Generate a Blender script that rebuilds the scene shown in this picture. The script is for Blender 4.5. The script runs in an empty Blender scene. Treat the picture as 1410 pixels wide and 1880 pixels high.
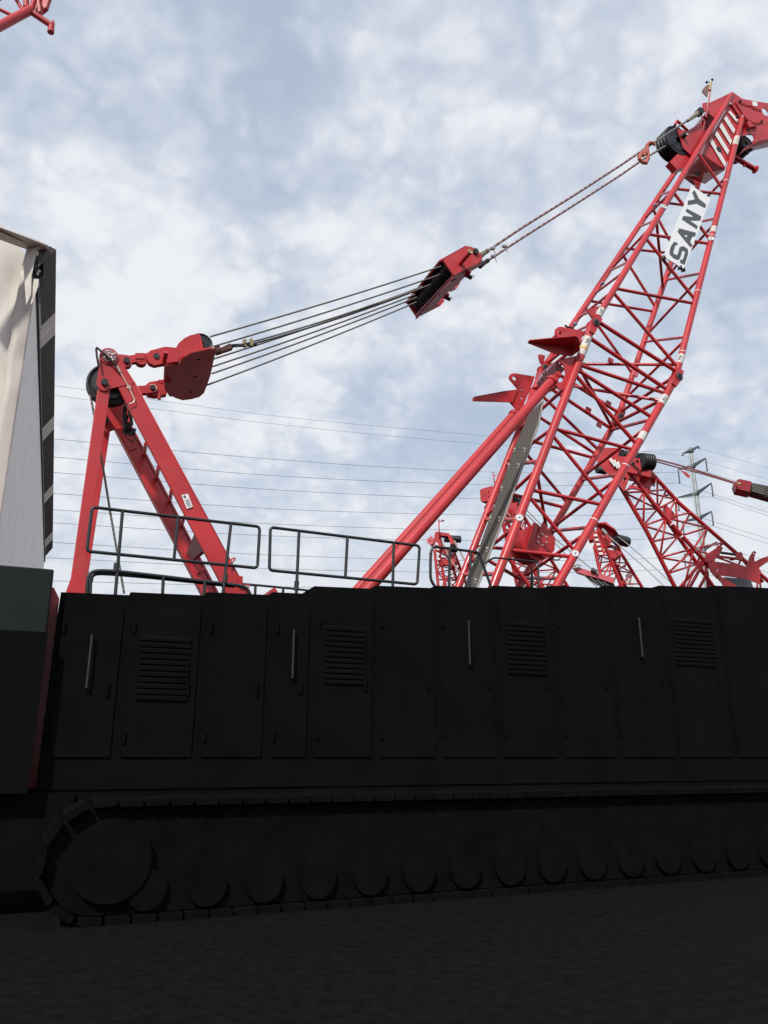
import bpy, bmesh, math, random
from mathutils import Vector, Matrix
from mathutils.geometry import tessellate_polygon
random.seed(7)
R = math.radians
V = Vector
sc = bpy.context.scene
col = sc.collection

# ------------------------------------------------------------------ camera
FPX = 1450.0
PITCH = math.atan(450 / 1450)
CAMH = 1.6
cd = bpy.data.cameras.new('camera')
cam = bpy.data.objects.new('camera', cd)
col.objects.link(cam)
cam.location = (0, 0, CAMH)
cam.rotation_euler = (math.pi / 2 + PITCH, 0, 0)
cd.sensor_fit = 'VERTICAL'
cd.sensor_height = 36
cd.lens = FPX / 1880 * 36
cd.clip_end = 6000
cd.clip_start = 0.05
sc.camera = cam

# ------------------------------------------------------------------ sky and sun
SUN_EL, SUN_AZ = R(42), R(200)          # azimuth clockwise from +Y
sun_dir = V((math.sin(SUN_AZ) * math.cos(SUN_EL), math.cos(SUN_AZ) * math.cos(SUN_EL), math.sin(SUN_EL)))
w = bpy.data.worlds.new('World')
sc.world = w
w.use_nodes = True
w.cycles.sampling_method = 'MANUAL'
w.cycles.sample_map_resolution = 256
nt = w.node_tree
nt.nodes.clear()
N = lambda t: nt.nodes.new(t)
L = nt.links.new
sky = N('ShaderNodeTexSky')
sky.sky_type = 'NISHITA'
sky.sun_disc = False
sky.sun_elevation = SUN_EL
sky.sun_rotation = SUN_AZ
sky.air_density = 1.0
sky.dust_density = 1.2
bg1 = N('ShaderNodeBackground')
bg1.inputs[1].default_value = 0.115
tint = N('ShaderNodeMixRGB')
tint.blend_type = 'MIX'
tint.inputs[0].default_value = 0.62
tint.inputs[2].default_value = (4.5, 5.3, 6.6, 1)      # thin high veil over the blue
L(sky.outputs[0], tint.inputs[1])
L(tint.outputs[0], bg1.inputs[0])
tc = N('ShaderNodeTexCoord')
sep = N('ShaderNodeSeparateXYZ')
L(tc.outputs['Generated'], sep.inputs[0])
def math_node(op, a, b=None, c=None, clamp=False):
    m = N('ShaderNodeMath'); m.operation = op; m.use_clamp = clamp
    for i, x in enumerate((a, b, c)):
        if x is None: continue
        if isinstance(x, (int, float)): m.inputs[i].default_value = x
        else: L(x, m.inputs[i])
    return m.outputs[0]
zz = math_node('ADD', math_node('MAXIMUM', sep.outputs[2], 0.0), 0.55)
cx = math_node('DIVIDE', sep.outputs[0], zz)
cy = math_node('DIVIDE', sep.outputs[1], zz)
comb = N('ShaderNodeCombineXYZ')
L(cx, comb.inputs[0]); L(cy, comb.inputs[1])
def noise(scale, detail, rough, off, dist=0.0, vec=None):
    mp = N('ShaderNodeMapping'); mp.inputs['Location'].default_value = off
    L(vec or comb.outputs[0], mp.inputs[0])
    n_ = N('ShaderNodeTexNoise'); n_.inputs['Scale'].default_value = scale
    n_.inputs['Detail'].default_value = detail; n_.inputs['Roughness'].default_value = rough
    n_.inputs['Distortion'].default_value = dist
    L(mp.outputs[0], n_.inputs['Vector'])
    return n_.outputs[0]
big = noise(3.4, 2, 0.5, (5.3, 0.9, 0))
puff = noise(13.5, 5, 0.46, (1.9, 3.4, 0), 0.15)           # rounded cloud heads
fine = noise(60.0, 5, 0.55, (2.4, 1.2, 0), 0.2)
wadd = N('ShaderNodeVectorMath'); wadd.operation = 'ADD'             # rounded, slightly warped cells give the cloud heads
wn_ = N('ShaderNodeTexNoise'); wn_.inputs['Scale'].default_value = 14; wn_.inputs['Detail'].default_value = 4; L(comb.outputs[0], wn_.inputs['Vector'])
wsc = N('ShaderNodeVectorMath'); wsc.operation = 'SCALE'; wsc.inputs['Scale'].default_value = 0.09; L(wn_.outputs['Color'], wsc.inputs[0])
L(comb.outputs[0], wadd.inputs[0]); L(wsc.outputs[0], wadd.inputs[1])
def cells(scale):
    v_ = N('ShaderNodeTexVoronoi'); v_.feature = 'SMOOTH_F1' if scale < 30 else 'F1'; v_.inputs['Scale'].default_value = scale
    if scale < 30: v_.inputs['Smoothness'].default_value = 0.35
    L(wadd.outputs[0], v_.inputs['Vector']); return v_.outputs['Distance']
cell1 = cells(17.0); cell2 = cells(38.0)
wisp = noise(6.5, 5, 0.5, (7.7, 2.2, 0), 0.4)
def px_dir(x, y):
    cp, sp = math.cos(PITCH), math.sin(PITCH)
    a, b = (x - 705) / FPX, (940 - y) / FPX
    return V((a, cp - sp * b, sp + cp * b)).normalized()
# where the cloud field is thick (+) and where blue shows through (-)
LOBES = [(150, 470, .09, .30), (880, 120, .10, .10), (700, 270, .045, .22), (480, 540, .11, .26), (620, 480, .08, .12), (250, 620, .08, .22), (260, 500, .09, .2), (1000, 540, .08, .12), (800, 640, .07, .16), (900, 300, .08, .14), (520, 240, .04, .14), (1180, 170, .08, .2),
         (440, 350, .06, -.34), (130, 90, .10, -.22), (560, 60, .12, -.2), (1120, 90, .05, -.22), (1340, 560, .06, -.18), (330, 300, .04, -.1), (860, 380, .05, -.14), (1200, 420, .06, -.12),
         (720, 690, .04, -.22), (600, 160, .06, -.16), (860, 800, .05, -.22), (300, 180, .06, .06), (1290, 330, .05, -.10), (1030, 700, .05, -.08), (960, 860, .06, -.16), (760, 560, .03, -.12)]
acc = None
for (x, y, rad, amp) in LOBES:
    dv = px_dir(x, y)
    dp = N('ShaderNodeVectorMath'); dp.operation = 'DOT_PRODUCT'
    L(tc.outputs['Generated'], dp.inputs[0]); dp.inputs[1].default_value = dv
    k = 1.0 / (rad * rad)
    e = math_node('EXPONENT', math_node('MULTIPLY', math_node('SUBTRACT', dp.outputs['Value'], 1.0), k))
    t_ = math_node('MULTIPLY', e, amp)
    acc = t_ if acc is None else math_node('ADD', acc, t_)
s1 = math_node('MULTIPLY', math_node('SUBTRACT', big, 0.5), 0.35)
s2 = math_node('MULTIPLY', math_node('SUBTRACT', puff, 0.5), 0.9)
s3 = math_node('MULTIPLY', math_node('SUBTRACT', wisp, 0.5), 0.9)
s4 = math_node('MULTIPLY', math_node('SUBTRACT', fine, 0.5), 0.3)
s5 = math_node('ADD', math_node('MULTIPLY', math_node('SUBTRACT', 0.53, cell1), 0.62), math_node('MULTIPLY', math_node('SUBTRACT', 0.5, cell2), 0.35))
s4 = math_node('ADD', s4, s5)
tot = math_node('ADD', math_node('ADD', math_node('ADD', s1, s2), s4), math_node('ADD', s3, acc))
horiz = math_node('MULTIPLY', math_node('SUBTRACT', 1.0, math_node('DIVIDE', math_node('MAXIMUM', sep.outputs[2], 0.0), 0.34), None, True), 1.0)
tot = math_node('ADD', tot, math_node('MULTIPLY', horiz, 0.25))
dens = N('ShaderNodeMapRange'); dens.interpolation_type = 'SMOOTHSTEP'
dens.inputs['From Min'].default_value = -0.72; dens.inputs['From Max'].default_value = 0.62
L(tot, dens.inputs['Value'])
ramp = N('ShaderNodeValToRGB')
ramp.color_ramp.elements[0].position = 0.0; ramp.color_ramp.elements[0].color = (.60, .685, .81, 1)
ramp.color_ramp.elements[1].position = 1.0; ramp.color_ramp.elements[1].color = (.85, .868, .912, 1)
el = ramp.color_ramp.elements.new(.6); el.color = (.715, .765, .855, 1)
L(dens.outputs[0], ramp.inputs[0])
hmix = N('ShaderNodeMixRGB')
L(math_node('MULTIPLY', horiz, 1.5, None, True), hmix.inputs[0])
L(ramp.outputs[0], hmix.inputs[1]); hmix.inputs[2].default_value = (.77, .80, .855, 1)
bg2 = N('ShaderNodeBackground'); bg2.inputs[1].default_value = 1.0
L(hmix.outputs[0], bg2.inputs[0])
mx = N('ShaderNodeMixShader')
L(math_node('ADD', math_node('MULTIPLY', dens.outputs[0], 0.7), math_node('ADD', .3, math_node('MULTIPLY', horiz, .5)), None, True), mx.inputs[0]); L(bg1.outputs[0], mx.inputs[1]); L(bg2.outputs[0], mx.inputs[2])
wo = N('ShaderNodeOutputWorld'); L(mx.outputs[0], wo.inputs[0])

sl = bpy.data.lights.new('sun', 'SUN')
sl.energy = 3.3
sl.angle = R(2.5)
sl.color = (1.0, .955, .88)
so = bpy.data.objects.new('sun', sl); col.objects.link(so)
so.rotation_euler = sun_dir.to_track_quat('Z', 'Y').to_euler()
so.location = (0, 0, 40)
sc.view_settings.view_transform = 'Standard'
sc.view_settings.look = 'None'
sc.view_settings.exposure = 0.0
sc.view_settings.gamma = 1.0
sc.cycles.use_denoising = True

# ------------------------------------------------------------------ geometry helpers
CF = V((0, math.cos(PITCH), math.sin(PITCH))); CU = V((0, -math.sin(PITCH), math.cos(PITCH))); CR = V((1, 0, 0)); CO = V((0, 0, CAMH))
ANG = R(67.1)
DL = V((math.sin(ANG), math.cos(ANG), 0)); NL = V((-DL.y, DL.x, 0)); R0 = V((-2.6, 9.8, 0))   # crane axis, its sideways direction, a point on its near side
def ray(x, y): return CF + CR * ((x - 705) / FPX) + CU * ((940 - y) / FPX)
def hit(x, y, p, n):
    r = ray(x, y); return CO + r * ((p - CO).dot(n) / r.dot(n))
def PL(x, y, l): return hit(x, y, R0 + NL * l, NL)
def at(x, y, Y):
    r = ray(x, y); return CO + r * (Y / r.y)
def W(s, l, z): return R0 + DL * s + NL * l + V((0, 0, z))
def S_of(P): return (P - R0).dot(DL)
def mpp(P): return (P - CO).dot(CF) / FPX          # metres a photograph pixel spans at P
def on(ch, x, y):
    a, b = ch; u = b - a; r = ray(x, y); w0 = a - CO
    A, B, C, D, E_ = u.dot(u), u.dot(r), r.dot(r), u.dot(w0), r.dot(w0)
    t = (B * E_ - C * D) / (A * C - B * B)
    return a + u * t

class MB:
    def __init__(s): s.v = []; s.f = []; s.sm = []; s.mi = []; s.cur = 0
    def m(s, i): s.cur = i; return s
    def add(s, vs, fs, smooth=False):
        o = len(s.v); s.v += [V(q) for q in vs]
        for f in fs:
            s.f.append([i + o for i in f]); s.sm.append(smooth); s.mi.append(s.cur)
        return s
    def tube(s, a, b, r, seg=14, r2=None, cap=True):
        return s.path([a, b], r, seg, cap, [r, r if r2 is None else r2])
    def path(s, pts, r, seg=10, cap=True, radii=None):
        pts = [V(p) for p in pts]; n = len(pts)
        tg = []
        for i in range(n):
            if i == 0: t = pts[1] - pts[0]
            elif i == n - 1: t = pts[-1] - pts[-2]
            else: t = (pts[i + 1] - pts[i]).normalized() + (pts[i] - pts[i - 1]).normalized()
            tg.append(t.normalized())
        ref = V((0, 0, 1)) if abs(tg[0].z) < .9 else V((1, 0, 0))
        x = tg[0].cross(ref).normalized()
        vs = []
        for i in range(n):
            x = (x - tg[i] * x.dot(tg[i])).normalized(); y = tg[i].cross(x)
            rr = radii[i] if radii else r
            for k in range(seg):
                a = 2 * math.pi * k / seg
                vs.append(pts[i] + (x * math.cos(a) + y * math.sin(a)) * rr)
        fs = []
        for i in range(n - 1):
            for k in range(seg):
                k2 = (k + 1) % seg
                fs.append([i * seg + k, i * seg + k2, (i + 1) * seg + k2, (i + 1) * seg + k])
        s.add(vs, fs, True)
        if cap:
            o = len(vs)
            s.add(vs[:seg], [list(range(seg))[::-1]]); s.add(vs[-seg:], [list(range(seg))])
        return s
    def prism(s, poly, off, holes=()):
        """poly: 3-D points of a flat outline; off: thickness vector; holes: lists of points"""
        loops = [[V(p) for p in poly]] + [[V(p) for p in h] for h in holes]
        flat = [p for lp in loops for p in lp]; n = len(flat)
        nrm = V((0, 0, 0)); P = loops[0]
        for i in range(len(P)): nrm += P[i].cross(P[(i + 1) % len(P)])
        nrm.normalize(); ux = (P[1] - P[0]).normalized(); uy = nrm.cross(ux)
        l2 = [[V((p.dot(ux), p.dot(uy), 0)) for p in lp] for lp in loops]
        tris = tessellate_polygon(l2)
        off = V(off)
        vs = flat + [p + off for p in flat]
        fs = [list(t) for t in tris] + [[i + n for i in t][::-1] for t in tris]
        s.add(vs, fs)
        o = 0
        for li, lp in enumerate(loops):
            m_ = len(lp)
            s.add([flat[o + i] for i in range(m_)] + [flat[o + i] + off for i in range(m_)],
                  [[i, (i + 1) % m_, m_ + (i + 1) % m_, m_ + i] for i in range(m_)], li > 0)
            o += m_
        return s
    def box(s, c, ax, ay, az):
        c, ax, ay, az = V(c), V(ax), V(ay), V(az)
        vs = [c + ax * i + ay * j + az * k for i in (-1, 1) for j in (-1, 1) for k in (-1, 1)]
        return s.add(vs, [[0, 1, 3, 2], [4, 6, 7, 5], [0, 4, 5, 1], [2, 3, 7, 6], [0, 2, 6, 4], [1, 5, 7, 3]])
    def beam(s, a, b, up, wd, ht, w2=None, h2=None):
        a, b = V(a), V(b); t = (b - a).normalized(); x = t.cross(V(up)).normalized(); y = x.cross(t)
        w2 = wd if w2 is None else w2; h2 = ht if h2 is None else h2
        vs = [p + x * i * ww + y * j * hh for (p, ww, hh) in ((a, wd / 2, ht / 2), (b, w2 / 2, h2 / 2)) for (i, j) in ((-1, -1), (1, -1), (1, 1), (-1, 1))]
        return s.add(vs, [[0, 1, 2, 3][::-1], [4, 5, 6, 7], [0, 1, 5, 4], [1, 2, 6, 5], [2, 3, 7, 6], [3, 0, 4, 7]])
    def ball(s, c, r, seg=10, sc_=(1, 1, 1)):
        vs = []; fs = []; c = V(c); rings = seg // 2
        for i in range(rings + 1):
            th = math.pi * i / rings
            for k in range(seg):
                a = 2 * math.pi * k / seg
                vs.append(c + V((math.sin(th) * math.cos(a) * sc_[0], math.sin(th) * math.sin(a) * sc_[1], math.cos(th) * sc_[2])) * r)
        for i in range(rings):
            for k in range(seg):
                fs.append([i * seg + k, (i + 1) * seg + k, (i + 1) * seg + (k + 1) % seg, i * seg + (k + 1) % seg])
        return s.add(vs, fs, True)
    def lathe(s, c, ax, prof, seg=40):
        """prof: closed list of (along axis, radius)"""
        c = V(c); ax = V(ax).normalized(); ref = V((0, 0, 1)) if abs(ax.z) < .9 else V((1, 0, 0)); x = ax.cross(ref).normalized(); y = ax.cross(x)
        vs = []; n = len(prof)
        for k in range(seg):
            a = 2 * math.pi * k / seg; q = x * math.cos(a) + y * math.sin(a)
            for (h, r) in prof: vs.append(c + ax * h + q * max(r, .0005))
        fs = [[k * n + i, ((k + 1) % seg) * n + i, ((k + 1) % seg) * n + (i + 1) % n, k * n + (i + 1) % n] for k in range(seg) for i in range(n)]
        s.add(vs, fs, False)
        return s
    def build(s, name, mats, parent=None, label=None, bevel=0, smooth_all=False):
        root = parent
        while root is not None and root.parent is not None: root = root.parent
        o0 = root.location if root is not None else (sum(s.v, V((0, 0, 0))) / len(s.v))
        o0 = V(o0)
        me = bpy.data.meshes.new(name)
        me.from_pydata([tuple(p - o0) for p in s.v], [], s.f)
        if not isinstance(mats, (list, tuple)): mats = [mats]
        for m_ in mats: me.materials.append(m_)
        me.polygons.foreach_set('use_smooth', [bool(x or smooth_all) for x in s.sm])
        me.polygons.foreach_set('material_index', [min(i, len(mats) - 1) for i in s.mi])
        bm = bmesh.new(); bm.from_mesh(me)
        bmesh.ops.remove_doubles(bm, verts=bm.verts, dist=1e-5)
        bmesh.ops.recalc_face_normals(bm, faces=bm.faces)
        for e in bm.edges:
            if len(e.link_faces) == 2 and e.calc_face_angle(0) > R(38): e.smooth = False
        bm.to_mesh(me); bm.free()
        o = bpy.data.objects.new(name, me); col.objects.link(o)
        if parent is not None: o.parent = parent
        else: o.location = o0
        if label: o['label'] = label
        if bevel:
            b = o.modifiers.new('bevel', 'BEVEL'); b.width = bevel; b.segments = 2; b.limit_method = 'ANGLE'; b.angle_limit = R(40)
        return o

def empty(name, loc, label, cat, group=None):
    o = bpy.data.objects.new(name, None); col.objects.link(o); o.location = loc
    o.empty_display_size = .3
    o['label'] = label; o['category'] = cat
    if group: o['group'] = group
    return o
def tag(o, label, cat, group=None, kind=None):
    if label: o['label'] = label
    if cat: o['category'] = cat
    if group: o['group'] = group
    if kind: o['kind'] = kind
    return o
def circle_px(cx_, cy_, rx, l, n=20, ry=None):
    P = PL(cx_, cy_, l); r = rx * mpp(P)
    return ring(P, NL, r, n)
def ring(P, ax, r, n=20):
    ax = V(ax).normalized(); ref = V((0, 0, 1)) if abs(ax.z) < .9 else V((1, 0, 0)); x = ax.cross(ref).normalized(); y = ax.cross(x)
    return [P + (x * math.cos(2 * math.pi * k / n) + y * math.sin(2 * math.pi * k / n)) * r for k in range(n)]
def plate(mb, pts, l, th, holes=()):
    """flat plate in the crane's vertical plane at sideways offset l"""
    return mb.prism([PL(x, y, l) for x, y in pts], NL * th, [circle_px(hx, hy, hr, l) for hx, hy, hr in holes])
def arc(cx_, cy_, r, a0, a1, n=8):
    return [(cx_ + r * math.cos(R(a0 + (a1 - a0) * i / n)), cy_ + r * math.sin(R(a0 + (a1 - a0) * i / n))) for i in range(n + 1)]

# ------------------------------------------------------------------ materials
def mat(name, base, rough=.5, metal=0, coat=0, var=.0, vscale=3.0, dirt=None, dirt_amt=0, bump=0, bscale=20, spec=.5):
    m = bpy.data.materials.new(name); m.use_nodes = True
    t = m.node_tree; b = t.nodes['Principled BSDF']
    b.inputs['Base Color'].default_value = (*base, 1); b.inputs['Roughness'].default_value = rough; b.inputs['Metallic'].default_value = metal
    b.inputs['Specular IOR Level'].default_value = spec
    if coat: b.inputs['Coat Weight'].default_value = coat; b.inputs['Coat Roughness'].default_value = .12
    if var or dirt or bump:
        tcn = t.nodes.new('ShaderNodeTexCoord')
        n1 = t.nodes.new('ShaderNodeTexNoise'); n1.inputs['Scale'].default_value = vscale; n1.inputs['Detail'].default_value = 6
        t.links.new(tcn.outputs['Object'], n1.inputs['Vector'])
        mr = t.nodes.new('ShaderNodeMapRange'); mr.inputs['From Min'].default_value = .3; mr.inputs['From Max'].default_value = .7
        t.links.new(n1.outputs[0], mr.inputs['Value'])
        mixc = t.nodes.new('ShaderNodeMixRGB'); t.links.new(mr.outputs[0], mixc.inputs[0])
        mixc.inputs[1].default_value = (*[c * (1 - var) for c in base], 1); mixc.inputs[2].default_value = (*[min(1, c * (1 + var)) for c in base], 1)
        last = mixc.outputs[0]
        if dirt:
            n2 = t.nodes.new('ShaderNodeTexNoise'); n2.inputs['Scale'].default_value = vscale * 2.7; n2.inputs['Detail'].default_value = 9; n2.inputs['Roughness'].default_value = .68
            t.links.new(tcn.outputs['Object'], n2.inputs['Vector'])
            m2 = t.nodes.new('ShaderNodeMapRange'); m2.inputs['From Min'].default_value = .52; m2.inputs['From Max'].default_value = .78; m2.inputs['To Max'].default_value = dirt_amt
            t.links.new(n2.outputs[0], m2.inputs['Value'])
            mx2 = t.nodes.new('ShaderNodeMixRGB'); t.links.new(m2.outputs[0], mx2.inputs[0]); t.links.new(last, mx2.inputs[1]); mx2.inputs[2].default_value = (*dirt, 1)
            last = mx2.outputs[0]
            rr = t.nodes.new('ShaderNodeMapRange'); rr.inputs['To Min'].default_value = rough * .85; rr.inputs['To Max'].default_value = min(1, rough * 1.5)
            t.links.new(n2.outputs[0], rr.inputs['Value']); t.links.new(rr.outputs[0], b.inputs['Roughness'])
        t.links.new(last, b.inputs['Base Color'])
        if bump:
            n3 = t.nodes.new('ShaderNodeTexNoise'); n3.inputs['Scale'].default_value = bscale; n3.inputs['Detail'].default_value = 4
            t.links.new(tcn.outputs['Object'], n3.inputs['Vector'])
            bp = t.nodes.new('ShaderNodeBump'); bp.inputs['Strength'].default_value = bump; bp.inputs['Distance'].default_value = .02
            t.links.new(n3.outputs[0], bp.inputs['Height']); t.links.new(bp.outputs[0], b.inputs['Normal'])
    return m
RED = mat('red_paint', (.50, .022, .027), .38, 0, .22, .16, 1.1, (.30, .085, .07), .55, .06, 3)
RED2 = mat('red_paint_weathered', (.50, .028, .035), .45, 0, .1, .10, 1.2, (.42, .14, .12), .4)
REDPINK = mat('pinkish_red_paint', (.60, .12, .14), .5, 0, 0, .08, 3)  # paler, pinker red
PURP = mat('lavender_red_plate', (.36, .17, .20), .5, 0, 0, .1, 4, (.2, .1, .1), .5)  # lavender red; the block underside's reflected sky and shade put into the colour
BLACK = mat('black_paint', (.014, .015, .017), .42, 0, .1, .2, 5)
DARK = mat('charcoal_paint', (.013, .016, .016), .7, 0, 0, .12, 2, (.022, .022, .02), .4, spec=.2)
RUB = mat('black_rubber', (.012, .013, .015), .6, 0, 0, .2, 6)
SHV = mat('black_nylon_sheave', (.016, .018, .022), .38, 0, 0, .2, 5, (.05, .05, .05), .4)
GSHV = mat('grey_steel_sheave', (.06, .062, .065), .42, .3, 0, .2, 5)
STEEL = mat('dark_pin_steel', (.045, .045, .048), .5, .6, 0, .2, 20)
ROPE = None
WHITE = mat('white_paint', (.80, .80, .78), .45, 0, 0, .03, 5, (.6, .58, .54), .3)
DULLW = mat('sticker_white', (.62, .61, .57), .5, 0, 0, .1, 9, (.4, .33, .3), .6)
SIGNW = mat('sign_white', (.86, .87, .88), .5)
INK = mat('sign_ink', (.085, .09, .10), .5)
YEL = mat('yellow_mark', (.75, .55, .12), .5)
GOLD = mat('zinc_plated_steel', (.55, .42, .20), .35, .8, 0, .1, 20)
ZINC = mat('galvanised_bolt', (.65, .65, .62), .4, .7)
GALV = mat('galvanised_steel', (.40, .42, .42), .55, .35, 0, .12, .6)
GALVD = mat('dull_galvanised_steel', (.10, .115, .125), .6, .2, 0, .12, .6)
BEIGE = mat('beige_cladding', (.66, .61, .55), .42, .0, .1, .06, .5, (.45, .38, .32), .35, .25, 1.3)
BEIGE2 = mat('beige_trim', (.57, .52, .47), .45, 0, 0, .06, 1, (.36, .3, .27), .4)
GREYW = mat('grey_white_cladding', (.90, .86, .80), .6, 0, 0, .02, .35, (.6, .58, .54), .3)
SOFF = mat('brown_roof_sheet', (.055, .04, .038), .55, 0, 0, .2, 2)
TRANS = mat('translucent_roof_sheet', (.80, .77, .68), .5, 0, 0, .06, 3)  # opaque; daylight shining through is put into the pale colour
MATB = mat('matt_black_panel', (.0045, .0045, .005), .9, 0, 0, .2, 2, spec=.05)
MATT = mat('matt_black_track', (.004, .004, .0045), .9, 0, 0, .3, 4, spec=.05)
BGLASS = mat('tinted_glass', (.003, .003, .004), .6, 0, 0, spec=.05)
WIRE = mat('overhead_wire', (.22, .23, .25), .6, .3)
INSUL = mat('insulator_glaze', (.10, .11, .13), .4)

def stripe_mat(name, base, dark, scale, rough=.55):
    """twisted-lay pattern for ropes, along the object's axes"""
    m = bpy.data.materials.new(name); m.use_nodes = True; t = m.node_tree; b = t.nodes['Principled BSDF']
    tcn = t.nodes.new('ShaderNodeTexCoord'); wv = t.nodes.new('ShaderNodeTexWave')
    wv.wave_type = 'BANDS'; wv.bands_direction = 'DIAGONAL'; wv.inputs['Scale'].default_value = scale; wv.inputs['Distortion'].default_value = 1.5; wv.inputs['Detail'].default_value = 2
    t.links.new(tcn.outputs['Object'], wv.inputs['Vector'])
    mc = t.nodes.new('ShaderNodeMixRGB'); mc.inputs[1].default_value = (*base, 1); mc.inputs[2].default_value = (*dark, 1)
    t.links.new(wv.outputs[0], mc.inputs[0]); t.links.new(mc.outputs[0], b.inputs['Base Color'])
    b.inputs['Roughness'].default_value = rough; b.inputs['Metallic'].default_value = .2
    bp = t.nodes.new('ShaderNodeBump'); bp.inputs['Strength'].default_value = .5; bp.inputs['Distance'].default_value = .01
    t.links.new(wv.outputs[0], bp.inputs['Height']); t.links.new(bp.outputs[0], b.inputs['Normal'])
    return m
ROPE = stripe_mat('greased_wire_rope', (.27, .26, .24), (.10, .095, .09), 14)
BRAID = stripe_mat('wrapped_pendant_rope', (.33, .30, .32), (.26, .09, .07), 2.2, .7)
ROPEL = stripe_mat('pale_wire_rope', (.42, .43, .42), (.25, .25, .25), 8)

def grating_mat():
    m = bpy.data.materials.new('perforated_grating'); m.use_nodes = True; t = m.node_tree; b = t.nodes['Principled BSDF']
    uv = t.nodes.new('ShaderNodeUVMap'); uv.uv_map = 'UVMap'
    mp = t.nodes.new('ShaderNodeMapping'); t.links.new(uv.outputs[0], mp.inputs[0]); mp.inputs['Rotation'].default_value = (0, 0, R(45))
    mp.inputs['Scale'].default_value = (17, 17, 17)
    fr = t.nodes.new('ShaderNodeVectorMath'); fr.operation = 'FRACTION'; t.links.new(mp.outputs[0], fr.inputs[0])
    sb = t.nodes.new('ShaderNodeVectorMath'); sb.operation = 'SUBTRACT'; t.links.new(fr.outputs[0], sb.inputs[0]); sb.inputs[1].default_value = (.5, .5, 0)
    ln = t.nodes.new('ShaderNodeVectorMath'); ln.operation = 'LENGTH'; t.links.new(sb.outputs[0], ln.inputs[0])
    gt = t.nodes.new('ShaderNodeMath'); gt.operation = 'LESS_THAN'; gt.inputs[1].default_value = .34; t.links.new(ln.outputs['Value'], gt.inputs[0])
    mc = t.nodes.new('ShaderNodeMixRGB'); t.links.new(gt.outputs[0], mc.inputs[0]); mc.inputs[1].default_value = (.15, .135, .12, 1); mc.inputs[2].default_value = (.035, .03, .03, 1)
    t.links.new(mc.outputs[0], b.inputs['Base Color']); b.inputs['Roughness'].default_value = .85; b.inputs['Specular IOR Level'].default_value = .15
    return m
GRATE = grating_mat()

# ------------------------------------------------------------------ ground
g = MB()
g.add([(-3000, -3000, 0), (3000, -3000, 0), (3000, 3000, 0), (-3000, 3000, 0)], [[0, 1, 2, 3]])
GROUND = mat('black_cinder_yard', (.007, .007, .0075), .97, 0, 0, .35, 9, (.018, .017, .016), .6, .9, 30, spec=.03)
tag(g.build('ground', GROUND), None, None, kind='structure')

# ------------------------------------------------------------------ main crane: boom
crane = empty('crawler_crane', W(4.5, 1.68, 0), 'nearest red crane, its lattice boom carrying a big white lettered board, black handrails on deck', 'crane', None)
NA, FA, NT, FT = .8, 2.55, 1.08, 2.28
C2t = (PL(1088, 597, NA), PL(1343, 174, NT)); C1t = (PL(1240, 695, NA), PL(1362, 218, NT))
C3t = (PL(1134, 768, FA), PL(1308, 262, FT)); C4t = (PL(996, 679, FA), PL(1262, 282, FT))
C2b = (PL(1088, 597, NA), PL(908, 1070, NA)); C1b = (PL(1240, 695, NA), PL(1024, 1072, NA))
C3b = (PL(1134, 768, FA), PL(957, 1070, FA)); C4b = (PL(996, 679, FA), PL(848, 1061, FA))
def extend(ch, k): return ch[0] + (ch[1] - ch[0]) * k
foot_n = extend(C2b, 1.32); foot_n2 = extend(C1b, 1.32); foot_f = extend(C3b, 1.3); foot_f2 = extend(C4b, 1.3)

top = MB(); base = MB()
CR_ = .066
def brace(mb, ca, a, cb, b, r=.032):
    p, q = on(ca, *a), on(cb, *b); u = (q - p).normalized()
    mb.tube(p + u * .03, q - u * .03, r, 10)
T = lambda a, b, ca=C2t, cb=C1t, r=.034: brace(top, ca, a, cb, b, r)
T((1242, 348), (1324, 356)); T((1286, 282), (1326, 349)); T((1243, 356), (1300, 441)); T((1193, 432), (1298, 447)); T((1190, 439), (1270, 550))
T((1132, 531), (1266, 556)); T((1129, 538), (1238, 674)); T((1096, 589), (1238, 682), r=.04)
F4 = lambda a, b, r=.032: brace(top, C4t, a, C3t, b, r)
F4((1212, 375), (1271, 379)); F4((1203, 384), (1247, 462)); F4((1150, 459), (1240, 466)); F4((1148, 468), (1200, 564)); F4((1087, 556), (1197, 571)); F4((1078, 566), (1158, 686)); F4((1002, 672), (1135, 758), .038)
brace(top, C4t, (1004, 668), C1t, (1237, 668))
X3 = lambda a, b, r=.03: brace(top, C3t, a, C1t, b, r)
X3((1262, 415), (1308, 400)); X3((1228, 516), (1280, 500)); X3((1190, 617), (1280, 505)); X3((1226, 510), (1306, 408)); X3((1266, 404), (1330, 322)); X3((1183, 628), (1249, 617)); X3((1150, 735), (1249, 622)); X3((1138, 757), (1236, 688), .036)
X4 = lambda a, b, r=.028: brace(top, C4t, a, C2t, b, r)
X4((1172, 418), (1204, 404)); X4((1092, 545), (1153, 500)); X4((1120, 500), (1160, 478)); X4((1120, 505), (1200, 412)); X4((1180, 405), (1243, 345)); X4((1040, 620), (1088, 592)); X4((1058, 590), (1128, 534)); X4((1060, 582), (1110, 560)); X4((1212, 360), (1240, 350))
brace(top, C2t, (1205, 403), C3t, (1216, 527)); brace(top, C4t, (1003, 668), C2t, (1086, 601), .036)
Bn = lambda a, b, r=.034: brace(base, C2b, a, C1b, b, r)
Bn((1081, 619), (1219, 713), .04); Bn((1061, 669), (1216, 719), .038); Bn((1060, 678), (1190, 763), .038); Bn((1055, 686), (1162, 813), .038); Bn((1018, 787), (1157, 822)); Bn((1014, 797), (1103, 914)); Bn((976, 900), (1098, 922)); Bn((974, 911), (1050, 1010)); Bn((935, 1011), (1044, 1018)); Bn((935, 1020), (985, 1105))
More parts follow.
